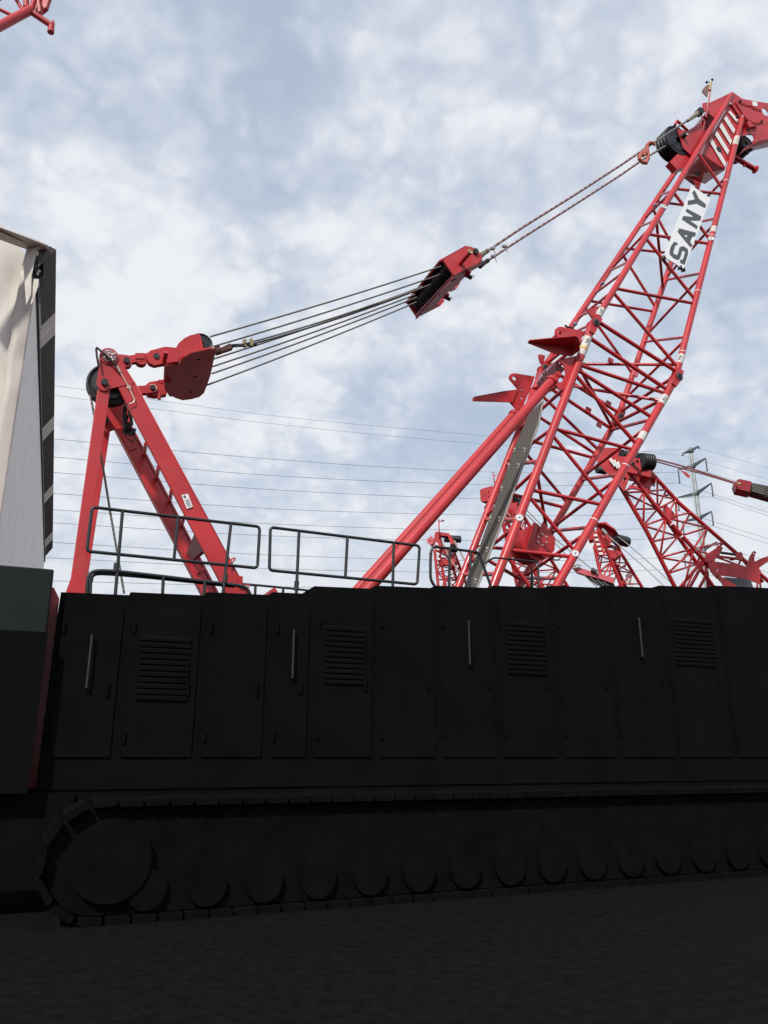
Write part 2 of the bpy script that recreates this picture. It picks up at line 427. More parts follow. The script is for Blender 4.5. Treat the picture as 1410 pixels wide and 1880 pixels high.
Bf = lambda a, b, r=.034: brace(base, C4b, a, C3b, b, r)
Bf((985, 697), (1118, 785), .038); Bf((977, 712), (1094, 824)); Bf((965, 750), (1090, 832)); Bf((950, 803), (1086, 838)); Bf((945, 808), (1038, 922)); Bf((905, 898), (1034, 930)); Bf((897, 915), (990, 1008)); Bf((870, 1003), (992, 1012)); Bf((868, 1012), (960, 1066))
brace(base, C4b, (988, 698), C1b, (1208, 732)); brace(base, C2b, (1064, 670), C3b, (1118, 782), .034)
Xb = lambda a, b, r=.034: brace(base, C3b, a, C1b, b, r)
Xb((1130, 778), (1212, 729), .038); Xb((1122, 790), (1190, 766)); Xb((1074, 874), (1180, 778)); Xb((1070, 882), (1132, 867)); Xb((1017, 965), (1128, 873)); Xb((1012, 975), (1075, 963)); Xb((963, 1056), (1068, 972)); Xb((960, 1060), (1030, 1062))
Xk = lambda a, b, r=.034: brace(base, C4b, a, C2b, b, r)
Xk((925, 852), (985, 844), .04); Xk((930, 848), (1014, 784)); Xk((893, 955), (945, 951), .04); Xk((893, 948), (980, 857)); Xk((854, 1056), (912, 1053), .04); Xk((860, 1040), (940, 962)); Xk((972, 735), (1040, 690)); Xk((958, 790), (1040, 700)); Xk((990, 690), (1080, 618), .038)
brace(base, C2b, (985, 866), C3b, (1003, 985))
topo = top.build('boom_head_section', RED, crane, 'tapered upper lattice section of the boom carrying the white lettered board')
baseo = base.build('boom_foot_section', RED, crane, 'lower lattice section of the boom above the machine deck')
for ch in (C1t, C2t, C3t, C4t):
    MB().tube(ch[0], ch[1], CR_, 18).build('chord', RED, topo)
for ch, e, r in ((C1b, foot_n2, .076), (C2b, foot_n, .078), (C3b, foot_f, .07), (C4b, foot_f2, .07)):
    MB().tube(ch[0], e, r, 18).build('chord', RED, baseo)
# pinned joints of the two sections
for (x, y), ch, l in (((1088, 597), C2t, NA), ((1240, 695), C1t, NA), ((1134, 768), C3t, FA), ((996, 679), C4t, FA)):
    P = PL(x, y, l); cb = {id(C2t): C2b, id(C1t): C1b, id(C3t): C3b, id(C4t): C4b}[id(ch)]
    u1 = (ch[1] - ch[0]).normalized(); u2 = (cb[1] - cb[0]).normalized()
    j = MB()
    for dl in (-.085, .055):
        q = P + NL * dl
        j.beam(q - u1 * .03, q + u1 * .26, NL, .17, .03, .12, .03) if dl > 0 else j.beam(q - u1 * .02, q + u1 * .2, NL, .16, .03)
        j.beam(q - u2 * .03, q + u2 * .26, NL, .17, .03, .12, .03)
        j.tube(q - NL * .016, q + NL * .016 , .098, 20)
    j.build('joint_lug', RED, baseo)
    k = MB(); k.tube(P - NL * .15, P + NL * .15, .046, 16); k.m(1).tube(P - NL * .125, P - NL * .112, .074, 20)
    k.build('joint_pin', [STEEL, GALVD], baseo)

# stickers and rings on the chords
def band(par, ch, a, b, mats, rr=CR_, arcfrac=1.0, name='sticker'):
    p, q = on(ch, *a), on(ch, *b)
    m_ = MB(); m_.tube(p, q, rr + .003, 18)
    if len(mats) > 1:
        u = (q - p); side = u.normalized().cross((CO - p).normalized()).normalized(); up = side.cross(u.normalized())
        n_ = (CO - p).normalized(); n_ = (n_ - u.normalized() * n_.dot(u.normalized())).normalized()
        m_.m(1)
        for k in range(4):
            c = p + u * (.3 + .13 * k) + n_ * (rr + .003) + side * random.uniform(-.02, .02)
            m_.box(c, u.normalized() * .008, side * random.uniform(.012, .03), n_ * .003)
    m_.build(name, mats, par)
band(topo, C2t, (1094, 580), (1102, 567), [DULLW, INK]); band(topo, C1t, (1243, 668), (1245.5, 652), [DULLW, INK]); band(topo, C1t, (1305, 428), (1308, 418), [DULLW]); band(topo, C1t, (1349, 268), (1352.5, 253), [DULLW, YEL])
band(baseo, C2b, (1076, 620), (1069, 638), [DULLW, INK], .078); band(baseo, C2b, (1069, 638), (1067.5, 642), [YEL], .0785); band(baseo, C2b, (1067, 643), (1063, 653), [DULLW], .078); band(baseo, C1b, (1217, 727), (1208, 741), [DULLW, INK], .076); band(baseo, C1b, (1178, 794), (1170, 807), [DULLW], .076)
for par, ch, a, rr in ((topo, C1t, (1279.5, 536), CR_), (topo, C1t, (1331.5, 334), CR_), (topo, C1t, (1250.5, 647), CR_), (baseo, C1b, (1147, 856), .076), (baseo, C1b, (1088, 955), .076), (topo, C1t, (1302, 434), CR_)):
    p = on(ch, *a); u = (ch[1] - ch[0]).normalized()
    MB().tube(p - u * .008, p + u * .008, rr + .004, 18).build('white_ring', WHITE, par)
for par, ch, a, rr in ((topo, C2t, (1217, 384), CR_), (topo, C1t, (1302, 442), CR_), (baseo, C2b, (952, 954), .078), (baseo, C1b, (1051, 1018), .076)):
    p = on(ch, *a); n_ = (CO - p).normalized(); u = (ch[1] - ch[0]).normalized(); n_ = (n_ - u * n_.dot(u)).normalized(); sd = u.cross(n_)
    c = p + n_ * (rr + .004); m_ = MB(); m_.tube(c - n_ * .02, c + n_ * .004, .066, 20)
    m_.m(1); m_.lathe(c + n_ * .005, n_, [(0, .052), (.003, .052), (.003, .058), (0, .058)], 24)
    m_.beam(c + n_ * .006 + (-sd - u * .6) * .03, c + n_ * .006 + (sd + u * .5) * .03, n_, .012, .004); m_.beam(c + n_ * .006 + (-sd * .5 + u) * .03, c + n_ * .006 + (sd * .2 - u) * .03, n_, .012, .004)
    m_.build('warning_decal', [SIGNW, INK], par)

# board with the lettering, hung on the near side face of the boom
u1 = (C2t[1] - C2t[0]).normalized()
bn = (C1t[0] - C2t[0]).cross(C2t[1] - C2t[0]).normalized()
if bn.dot(CO - C2t[0]) < 0: bn = -bn
bp = C2t[0] + bn * .10
Q = [hit(x, y, bp, bn) for x, y in ((1270.5, 340.5), (1304.5, 364.5), (1256, 494), (1218.5, 471))]
sg = MB(); sg.prism(Q, -bn * .018)
def bil(u, v):   # u along the board from its foot to its top, v across from left to right
    return (Q[3].lerp(Q[0], u)).lerp(Q[2].lerp(Q[1], u), v) + bn * .003
# letters drawn in photograph pixels of the board's face (strokes as polygons)
Zc = lambda u, v: (1120 + u / 5.875, 330 + v / 5.875)
LET = [
 [(885,135),(912,112),(958,205),(1035,268),(1025,306),(932,256),(838,272),(838,226),(915,212)],                                     # Y
 [(815,340),(828,312),(978,392),(985,402),(970,440),(858,440),(945,498),(935,532),(775,428),(788,392),(888,400),(895,392)],           # N
 [(745,525),(925,572),(918,610),(885,612),(862,670),(888,706),(868,730),(728,560)],                                                      # A
]
def letter(pts, holes=()):
    P3 = [hit(*Zc(a, b), bp + bn * .002, bn) for a, b in pts]
    H3 = [[hit(*Zc(a, b), bp + bn * .002, bn) for a, b in h] for h in holes]
    sg.prism(P3, bn * .004, H3)
sg.m(1)
letter(LET[0]); letter(LET[1]); letter(LET[2], [[(795, 592), (838, 598), (820, 625)]])
S_ = [(690,668),(730,684),(722,706),(702,704),(692,745),(678,790),(700,806),(722,815),(738,775),(752,726),(790,716),(838,750),(842,792),(828,840),(806,908),(795,916),(752,890),(762,860),(785,862),(800,812),(808,778),(796,768),(778,764),(768,800),(752,850),(728,866),(680,842),(645,805),(640,780),(655,720)]
letter(S_)
sgo = sg.build('lettered_board', [SIGNW, INK], topo, 'white board with dark lettering on the near face of the boom')
for (x, y) in ((1220, 472), (1250, 490), (1256, 494)):
    p = hit(x, y, bp, bn); cl = MB(); cl.box(p - bn * .03, DL * .012, V((0, 0, .03)), bn * .05); cl.box(p - bn * .01 - V((0, 0, .03)), DL * .03, V((0, 0, .012)), bn * .02); cl.box(p - bn * .02, DL * .014, V((0, 0, .05)), bn * .012); cl.build('board_clamp', BLACK, sgo)
# thin service pipe and hose beside the far rear chord
pp = MB(); off = (C2t[0] - C4t[0]).normalized() * .16
pp.tube(C4t[0].lerp(C4t[1], .05) + off, C4t[0].lerp(C4t[1], .97) + off * .7, .03, 10); 
pp.build('service_pipe', RED, topo)
for (x, y), ch in (((1199, 392), C4t), ((1100, 533), C4t), ((1047, 605), C4t)):
    p = on(ch, x, y) + off * 1.3; MB().ball(p, .05, 8, (1, 1, .7)).build('cable_tie', mat('blue_tape', (.25, .32, .48), .6) if 'blue_tape' not in bpy.data.materials else bpy.data.materials['blue_tape'], topo)
# small square tabs welded on braces
for (x, y, l) in ((1090, 568, NA), (1121, 662, 1.6), (1167, 687, 1.7), (1080, 753, 1.2), (1117, 741, 1.7), (1100, 780, 1.7)):
    p = PL(x, y, l); t_ = MB(); t_.box(p, DL * .055 + V((0, 0, -.02)), V((0, 0, .05)) + DL * .02, NL * .012)
    if (x, y) != (1090, 568): t_.build('welded_tab', REDPINK if l > 1.6 else RED, baseo)
lug = MB(); plate(lug, [(1079, 570), (1081, 566), (1087, 566), (1098, 561), (1092, 582), (1085, 580)], NA, .03, [(1083.5, 569.5, 1.6)]); lug.build('lifting_lug', RED, topo)

# ---- boom head
hd = MB()
plate(hd, [(1290, 283), (1298, 262), (1340, 190), (1352, 198), (1362, 216), (1348, 262), (1331, 311)], NT + .02, .02, [(1319.5, 274.5, 6.5)])
plate(hd, [(1297, 205), (1301, 189), (1342, 170), (1350, 172), (1334, 200), (1316, 221), (1309, 214)], NT - .01, .02)
plate(hd, [(1342, 170), (1346, 169), (1363, 181), (1364, 205), (1362, 218), (1352, 205), (1343, 190)], NT - .03, .02)
plate(hd, [(1272, 288), (1255, 272), (1244, 237), (1262, 240), (1286, 226), (1296, 247), (1283, 268)], NT + .06, .025, )
plate(hd, [(1284, 232), (1298, 204), (1318, 222), (1300, 262), (1290, 283)], NT + .35, .03)
hd.prism([PL(1290, 283, NT + .04), PL(1297, 262, NT + .04), PL(1262, 300, FT - .05), PL(1256, 318, FT - .05)], DL * .02)
plate(hd, [(1250, 322), (1262, 270), (1308, 250), (1326, 262), (1300, 330), (1275, 340)], FT - .02, .02)
hd.prism([PL(1297, 205, NT), PL(1342, 170, NT), PL(1305, 215, FT), PL(1262, 248, FT)], V((0, 0, -.025)))
heado = hd.build('boom_head', RED, crane, 'red plated head of the boom with striped side plate', bevel=.006)
fd = MB(); fd.prism([PL(1331, 312, NT + .03), PL(1289, 285, NT + .03), PL(1256, 322, FT - .1), PL(1294, 338, FT - .1)], V((0, 0, .03)) - DL * .01)
fd.m(1).lathe(PL(1279, 317, 1.72) - V((0, 0, .04)), (PL(1331, 312, NT) - PL(1289, 285, NT)).cross(PL(1256, 322, FT) - PL(1289, 285, NT)), [(0, 0), (0, .10), (.012, .10), (.012, 0)], 28)
fd.build('floor_plate', [RED, RUB], heado)
st = MB()
for (a, b, c, d_) in (((1337, 205.5), (1340.5, 203), (1355, 219), (1353.5, 226)), ((1329, 218), (1333.5, 212), (1350, 238), (1347, 245.5)), ((1320.5, 232), (1325, 225.5), (1344, 258), (1341, 265)), ((1312, 246.5), (1316, 239.5), (1339, 276.5), (1336, 284)), ((1303, 260.5), (1307, 254), (1333.5, 299), (1331, 307))):
    st.prism([PL(*q, NT - .004) for q in (a, b, c, d_)], NL * .003 * 1)
sto = st.build('white_stripe', WHITE, heado)
hp = MB(); P = PL(1319.5, 274.5, NT); hp.tube(P - NL * .012, P + NL * .1, .075, 28); hp.lathe(P, NL, [(.0, .078), (.0, .088), (.5, .088), (.5, .078)], 28); hp.tube(P + NL * .1, P + NL * .5, .086, 28); hp.build('dark_hole_disc', RUB, heado)  # black disc put in for the dark inside of the hole
# sheaves at the back of the head
def sheaves(par, P, r, l0, l1, n, axis=NL, mat_=None, name='sheave'):
    out = []
    for i in range(n):
        a = l0 + (l1 - l0) * i / n; b = l0 + (l1 - l0) * (i + .9) / n; w_ = b - a
        m_ = MB(); m_.lathe(P + axis * a, axis, [(0, r * .2), (0, r * .72), (w_ * .2, r * .8), (0, r * .93), (w_ * .12, r), (w_ * .3, r * .96), (w_ * .5, r * .86), (w_ * .7, r * .96), (w_ * .88, r), (w_, r * .93), (w_ * .8, r * .8), (w_, r * .72), (w_, r * .2)], 48)
        out.append(m_.build(name, mat_ or SHV, par))
    return out
P = PL(1246, 257, NT + .1); sheaves(heado, P, 31 * mpp(P), 0, .36, 4)
P = PL(1370, 263, NT + .25); sheaves(heado, P, 18 * mpp(P), 0, .5, 4)
q = MB(); plate(q, [(1230, 297), (1254, 272), (1272, 288), (1262, 306), (1243, 311)], NT + .12, .16); q.build('sheave_guard', RED, heado)
q = MB(); q.path([PL(1239, 230, NT + .05), PL(1243, 222, NT + .05), PL(1248, 226, NT + .05), PL(1262, 240, NT + .07)], .035, 10); q.build('rope_retainer', RED, heado)
q = MB(); p = PL(1257, 248.5, NT); q.tube(p - NL * .05, p + NL * .08, .05, 14); q.m(1).tube(p - NL * .06 + DL * .03, p - NL * .03 + DL * .03, .03, 10); q.build('head_pin', [STEEL, ZINC], heado)
# front nose: hook plates, box, arm
ns = MB()
plate(ns, [(1350.5, 188), (1354, 181), (1362, 181), (1390, 186), (1440, 194), (1440, 222), (1408, 227), (1383, 232), (1371, 220), (1362, 205)], NT - .06, .025, [(1405, 205.5, 8.5), (1382.5, 203, 2)])
nso = ns.build('nose_plate', RED, heado, bevel=.005)
q = MB(); q.prism([PL(*a, NT - .066) for a in ((1381, 186), (1390, 187), (1391, 195), (1382.5, 194))], NL * .004); q.build('sticker', SIGNW, nso)
q = MB(); plate(q, [(1366, 214), (1372, 222), (1389, 234), (1387, 247), (1371, 247), (1357, 252), (1352, 262)], NT + .02, .03); q.prism([PL(*a, NT - .1) for a in ((1371, 224), (1378, 222), (1383, 232), (1376, 233))], NL * .25); q.build('nose_bracket', RED, heado)
q = MB(); plate(q, [(1376, 226), (1440, 216), (1440, 262), (1404, 262), (1387, 273), (1355, 285), (1370, 268), (1386, 255)], NT + .55, .04); q.prism([PL(1355, 285, NT + .45), PL(1387, 274, NT + .45), PL(1440, 262, NT + .45), PL(1440, 250, NT + .1), PL(1394, 256, NT + .1), PL(1362, 275, NT + .2)], V((0, 0, -.03))); q.build('nose_guard', RED, heado, bevel=.004)
q = MB(); q.tube(PL(1347, 288, NT + .4), PL(1386, 311, NT + .4), .062, 14); p = PL(1386, 311, NT + .4); u = (PL(1386, 311, NT + .4) - PL(1347, 288, NT + .4)).normalized(); q.tube(p, p + u * .03, .10, 14); q.box(PL(1366, 303, NT + .4), DL * .02, V((0, 0, .05)), NL * .02); q.build('stop_arm', RED, heado)
def chain(par, pts, l, r=.011, nm='safety_chain', m=None):
    q_ = MB(); P3 = [PL(*a, l) for a in pts]
    for a, b in zip(P3, P3[1:]):
        n_ = max(2, int((b - a).length / .045)); u = (b - a).normalized()
        for i in range(n_):
            c = a.lerp(b, (i + .5) / n_); sd = u.cross(NL if i % 2 else V((0, 0, 1))).normalized()
            ring_ = [c + u * .03 * math.cos(t) + sd * .016 * math.sin(t) for t in [k * math.pi / 3 for k in range(7)]]
            q_.path(ring_, r * .6, 5, False)
    return q_.build(nm, m or RED, par)
chain(heado, [(1358, 187), (1370, 193), (1378, 194), (1386, 199), (1399, 203)], NT - .08); chain(heado, [(1366, 214), (1376, 221), (1386, 226), (1392, 226), (1400, 222)], NT - .08)
for (x, y) in ((1358.5, 186), (1398, 223), (1354, 215)):
    p = PL(x, y, NT - .08); MB().tube(p - NL * .03, p + NL * .03, .03, 12).build('bolt_head', STEEL, heado)
# anemometer and its pole
an = MB(); an.tube(PL(1296, 215, NT - .05), PL(1305, 163, NT - .05), .018, 10); an.path([PL(1294, 201, NT - .05), PL(1292, 189, NT - .05), PL(1299, 190, NT - .05)], .012, 8); ano = an.build('sensor_pole', REDPINK, heado)
q = MB(); plate(q, [(1290, 201), (1290.5, 189), (1296, 190), (1303, 198), (1297, 206)], NT - .06, .02); q.build('pole_bracket', RED, ano)
q = MB(); p = PL(1305, 160, NT - .05); q.tube(PL(1303, 166, NT - .05), PL(1305, 152, NT - .05), .035, 12); q.m(1).tube(PL(1304, 152, NT - .05), PL(1305, 149, NT - .05), .02, 10); q.m(2)
for (x, y) in ((1297.5, 151), (1307.5, 146.5)):
    q.tube(PL(1305, 150, NT - .05), PL(x, y, NT - .05), .008, 6); q.ball(PL(x, y, NT - .05), .034, 10)
q.build('anemometer', [GOLD, WHITE, RUB], ano)
q = MB(); plate(q, [(1289, 168), (1291, 163), (1299, 155), (1303, 157), (1301, 165), (1299, 178), (1293, 172)], NT - .05, .02); q.build('wind_vane', mat('olive_red', (.25, .13, .10), .5), ano)
chain(heado, [(1289, 203), (1288, 214), (1294, 224), (1291, 238)], NT - .1, .012, m=REDPINK)

# ---- platform, drum, brackets, backstops on the boom foot section
bk0 = C4b[0]; bkn = (C2b[1] - C4b[0]).cross(C2b[0] - C4b[0]).normalized()
def bk(x, y, o=0): return hit(x, y, bk0 + bkn * o, bkn)
gr_l = [(972, 764), (966, 780), (945, 828), (935, 857), (922, 899), (901, 955), (881, 1011), (859, 1069), (842, 1115)]
gr_r = [(999, 737), (990, 780), (973, 828), (961, 857), (946, 899), (926, 955), (903, 1011), (882, 1069), (864, 1115)]
me = bpy.data.meshes.new('walkway_grating'); vs = []; uvs = []; d0 = 0
for i, (a, b) in enumerate(zip(gr_l, gr_r)):
    A, B = bk(*a, .0), bk(*b, .0)
    if i: d0 += ((A + B) / 2 - prev).length
    prev = (A + B) / 2
    wd_ = (B - A).length
    vs += [A, B]; uvs += [(0, d0), (wd_, d0)]
oc = V(crane.location)
n_ = len(gr_l); thv = bkn * .035
allv = [p - oc for p in vs] + [p + thv - oc for p in vs]
fs = [[2 * i, 2 * i + 1, 2 * i + 3, 2 * i + 2] for i in range(n_ - 1)] + [[2 * n_ + k for k in (2 * i, 2 * i + 2, 2 * i + 3, 2 * i + 1)] for i in range(n_ - 1)]
fs += [[2 * i, 2 * i + 2, 2 * n_ + 2 * i + 2, 2 * n_ + 2 * i] for i in range(n_ - 1)] + [[2 * i + 1, 2 * n_ + 2 * i + 1, 2 * n_ + 2 * i + 3, 2 * i + 3] for i in range(n_ - 1)]
me.from_pydata([tuple(p) for p in allv], [], fs); uvl = me.uv_layers.new(name='UVMap')
for lp in me.loops: uvl.data[lp.index].uv = uvs[lp.vertex_index % (2 * n_)]
me.materials.append(GRATE); go = bpy.data.objects.new('walkway_grating', me); col.objects.link(go); go.parent = baseo
q = MB(); q.path([bk(*a) + thv * .5 for a in gr_r], .02, 6); q.build('grating_edge', mat('grey_steel_edge', (.33, .31, .29), .5, .3), go)
side = 1 if (CO - bk0).dot(bkn) > 0 else -1
for i in range(2, 8):
    for f_ in (.12, .8):
        p = bk(*gr_l[i]).lerp(bk(*gr_r[i]), f_); e_ = bkn * side * .04
        q = MB(); q.box(p + e_ + V((0, 0, .03)), DL * .014, V((0, 0, .010)), bkn * .015); q.box(p + e_ - V((0, 0, .03)), DL * .014, V((0, 0, .010)), bkn * .015); q.build('grating_clip', DULLW, go)
P = PL(986, 996, 1.35); rr = 34 * mpp(P)
q = MB(); q.lathe(P, NL, [(0, rr * .3), (0, rr * .96), (.02, rr), (.04, rr), (.06, rr * .8), (.34, rr * .8), (.36, rr), (.4, rr), (.4, rr * .3)], 48); q.lathe(P + NL * .02, NL, [(0, 0), (0, rr * .9), (.02, rr * .9), (.02, 0)], 40); dro = q.build('reel_drum', RED, baseo)
q = MB(); plate(q, [(997.5, 957), (1020, 988), (1018, 1011), (1003, 1024), (974, 1012)], 1.26, .03); q.build('reel_plate', RED, dro, bevel=.005)
for a in range(6):
    p = PL(995 + 8.5 * math.cos(R(a * 60 + 30)), 991 + 10 * math.sin(R(a * 60 + 30)), 1.255); MB().tube(p - NL * .02, p, .016, 10).build('bolt_head', ZINC, dro)
q = MB(); q.beam(PL(984, 962, 1.3), PL(968, 1018, 1.3), NL, .11, .05); q.build('reel_bar', RED, dro)
q = MB(); q.path([PL(*a, 1.6) for a in ((1011, 1024), (1018, 1028), (1026, 1028), (1032, 1020))], .012, 6); q.build('hose', RUB, dro)
def bracket_set():
    o = MB(); plate(o, [(1019, 612), (1020, 604), (1025, 600), (1031, 599.5), (1073, 608), (1064, 631), (1057, 620), (1025, 621)], NA - .02, .03, [(1028.5, 610.6, 4.2)]); o.build('lug_plate', RED, baseo, bevel=.004)
    p = PL(1034, 607, NA); MB().tube(p - NL * .02, p + NL * .35, .04, 12).build('lug_tube', RED, baseo)
    o = MB()
    a = [(969, 629), (972, 625), (1057, 618), (1062.5, 622)]
    n0, n1 = .52, NA + .02
    tipN, tipT = PL(969, 629, n0), PL(972, 625, n1)
    o.prism([PL(*a_, NA) for a_ in ((969, 629), (1015, 636), (1048, 640), (1049, 654), (1017, 648))], NL * .02)
    o.prism([PL(969, 629, NA), PL(1015, 636, NA), PL(1048, 640, NA), PL(1064, 642, NA), PL(1061, 619, NA - .34), PL(1056, 617, NA - .34), PL(972, 625, NA - .07)], V((0, 0, .015)))
    o.prism([PL(1048, 640, NA), PL(1049, 654, NA), PL(1064, 643, NA - .16), PL(1062, 621, NA - .33)], DL * .012)
    o.build('channel_bracket', RED, baseo)
    o = MB(); plate(o, [(1027, 662), (1039, 657), (1064, 652), (1050, 700), (1028, 716), (1020, 706), (1033, 700), (1039, 685), (1036, 671)], NA + .02, .03); o.build('gusset', RED, baseo)
    o = MB(); plate(o, [(935, 695), (935, 690), (939, 686), (945, 685), (982, 691), (975, 712), (962, 742), (960, 751), (953, 755), (947, 750), (937, 739), (950, 713)], FA - .02, .03, [(944.5, 694.5, 4.3), (958, 715, 1.8), (958, 731, 2.2)]); o.build('lug_plate', RED, baseo, bevel=.004)
    o = MB(); plate(o, [(868.5, 731), (871, 728), (925, 718), (950, 715.5), (941, 738), (923, 737.5), (869, 736)], FA - .06, .03); o.prism([PL(871, 728, FA - .06), PL(925, 718, FA - .06), PL(949, 715, FA - .06), PL(949, 715, FA - .06) + NL * .25, PL(925, 718, FA - .06) + NL * .22, PL(871, 728, FA - .06) + NL * .08], V((0, 0, -.02))); o.build('channel_bracket', RED, baseo)
    o = MB(); plate(o, [(989, 655), (989, 651), (993, 650.5), (1001, 653), (998, 668), (993, 667)], FA - .02, .03, [(993, 655, 1.8)]); o.build('lifting_lug', RED, baseo)
    # sloped guard plates between the two sides at the joint
    o = MB(); o.prism([PL(1022, 662, 1.2), PL(1037, 678, 1.2), PL(1021, 697, 1.5), PL(997, 716, 2.1), PL(986, 703, 2.2), PL(990, 688, 2.2)], NL * .03); o.build('cover_plate', PURP, baseo)
    o = MB(); o.prism([PL(989, 708, 2.0), PL(998, 717, 2.0), PL(967, 750, 2.3), PL(968, 738, 2.3), PL(975, 712, 2.3)], NL * .03); o.build('cover_plate', RED, baseo)
    for (x, y) in ((1025, 668), (1022, 679), (998, 687), (996, 696), (991, 706), (1001, 683)):
        p = PL(x, y, 1.2); o = MB(); o.box(p, DL * .012, V((0, 0, .035)), NL * .004); o.build('slot', RUB, baseo)
    q_ = MB(); q_.path([PL(*a, NA + .1) for a in ((1037, 597), (1042, 601), (1051, 602), (1053, 605))], .02, 6); q_.build('hose_end', RUB, baseo)
bracket_set()
# two telescopic backstops
def backstop(top_px, bot_px, l, r):
    a, b = PL(*top_px, l), PL(*bot_px, l); u = (b - a).normalized(); e = a + (b - a) * 1.22
    o = MB(); o.tube(a + u * .12, e, r, 22); bo = o.build('backstop_tube', RED, crane)
    o = MB(); o.tube(a + u * .1, a + u * .17, r * 1.22, 22); o.build('collar', RED, bo)
    o = MB()
    for s_ in (-.07, .07): o.beam(a - u * .06 + NL * s_, a + u * .14 + NL * s_, NL, .12, .03)
    o.tube(a - u * .02 - NL * .11, a - u * .02 + NL * .11, .045, 14); o.build('clevis', RED, bo)
    return bo
backstop((1020, 692), (689, 1067), 1.0, .092); backstop((950, 754), (667, 1071), 2.35, .088)

# ------------------------------------------------------------------ gantry (A-frame)
GN, GF = .95, 2.40
gm = MB()
near_plate = arc(200, 655, 14.5, 200, 320, 8) + [(218, 655), (246, 699), (245, 704), (214, 711)] + arc(192, 703, 14.5, 50, 180, 8) + [(178, 695)]
gm.prism([PL(x, y, GN) for x, y in near_plate], NL * .03)
gant = gm.build('gantry_frame', RED, crane, 'red A-frame mast standing at the rear of the nearest crane', bevel=.006)
def beam_px(par, a0, a1, b0, b1, l, dep, nm, inset=.0):
    """box leg whose near face runs between edges a0-b0 (left) and a1-b1 (right)"""
    q_ = MB(); P4 = [PL(*a0, l + inset), PL(*a1, l + inset), PL(*b1, l + inset), PL(*b0, l + inset)]
    q_.prism(P4, NL * dep); return q_.build(nm, RED, par, bevel=.008)
fl = beam_px(gant, (215, 708), (246, 700), (426, 1110), (467, 1110), GN, .07, 'front_leg', .012)
# raised doubler at the head of the leg
q = MB(); q.prism([PL(*a, GN - .004) for a in ((222, 716), (241, 704), (247, 734), (232, 741))], NL * .01); q.build('doubler_plate', RED, fl)
q = MB(); a, b = PL(246.5, 700, GN - .002), PL(467, 1110, GN - .002); q.tube(a, b, .006, 6); q.build('edge_line', REDPINK, fl)  # pale line paints the lit edge of the leg
bl = beam_px(gant, (179, 716), (203, 712), (130, 1062), (153, 1062), GN, .20, 'rear_leg', .03)
q = MB(); q.prism([PL(*a, GN + .03) for a in ((130, 1061), (153, 1061), (155, 1115), (110, 1115), (122, 1084))], NL * .2); q.build('leg_foot', RED, bl)
ff = beam_px(gant, (205, 773), (232, 760), (379, 1105), (411, 1105), GF, .16, 'front_leg')
q = MB(); q.prism([PL(*a, GF - .03) for a in ((222, 800), (240, 800), (252, 822), (236, 828))], NL * .02); q.build('doubler_plate', RED, ff)
q = MB(); a, b = PL(245, 795, GF - .005), PL(395, 1085, GF - .005); q.tube(a, b, .006, 6); q.build('edge_line', DARK, ff)  # dark line along the face of the far leg
bf = beam_px(gant, (188, 760), (204, 780), (140, 1115), (153, 1115), GF, .2, 'rear_leg')
q = MB(); plate(q, [(180, 735), (196, 700), (215, 690), (236, 745), (240, 778), (228, 786), (212, 788), (198, 793), (184, 785)], GF + .01, .03); q.build('head_plate', RED, gant, bevel=.005)
q = MB(); plate(q, [(188, 722), (226, 742), (228, 786), (212, 788), (196, 792), (182, 780)], 1.95, .03); q.build('inner_gusset', RED, gant)
q = MB(); P = PL(200, 655, GN); q.tube(P - NL * .02, P + NL * 1.5, .13, 24); q.build('head_tube', RED, gant)
# flange with bolts
q = MB(); q.tube(P - NL * .045, P, 12.6 * mpp(P), 32); fo = q.build('end_flange', PURP, gant)
for (x, y) in ((197, 644.5), (199.5, 649), (211, 649.5), (206, 651), (197.5, 654.5), (204.5, 656.5), (192, 656), (206.5, 661)):
    p = PL(x, y, GN - .045); MB().tube(p - NL * .02, p + NL * .01, .012, 10).build('bolt_head', WHITE, fo)
P = PL(192, 703, GN); q = MB(); q.tube(P - NL * .05, P + NL * 1.4, 6.3 * mpp(P), 24); q.build('sheave_pin', STEEL, gant)
P = PL(202, 704, GN + .14); sheaves(gant, P, 41 * mpp(P), 0, .16, 1, mat_=GSHV); 
q = MB(); rr = 41 * mpp(P); q.lathe(P, NL, [(-.01, 0), (-.01, rr * .72), (.01, rr * .72), (.01, 0)], 40); q.build('sheave_hub', GSHV, gant)
# rope off the gantry sheave and hose loops
q = MB(); q.path([PL(165.5, 722, 1.15), PL(185, 832, 1.2), PL(202, 938, 1.25), PL(228, 1090, 1.3)], .016, 10); q.build('hoist_rope', ROPE, gant)
q = MB(); q.path([PL(*a, GN - .08) for a in ((181, 672), (178, 655), (176.5, 641), (177.5, 638), (180, 640), (192, 650), (205, 662), (214, 672))], .016, 8); q.build('hose', RUB, gant)
q = MB(); q.path([PL(*a, GN - .03) for a in ((214, 672), (220, 682), (236, 710), (247, 733), (246, 738), (236, 742))], .008, 8); q.tube(PL(214, 672, GN - .03), PL(220, 683, GN - .03), .02, 8); q.lathe(PL(236.5, 710, GN - .03), NL, [(0, .015), (0, .028), (.01, .028), (.01, .015)], 16); q.build('brake_pipe', mat('pale_pipe', (.66, .60, .52), .4, .3), gant)
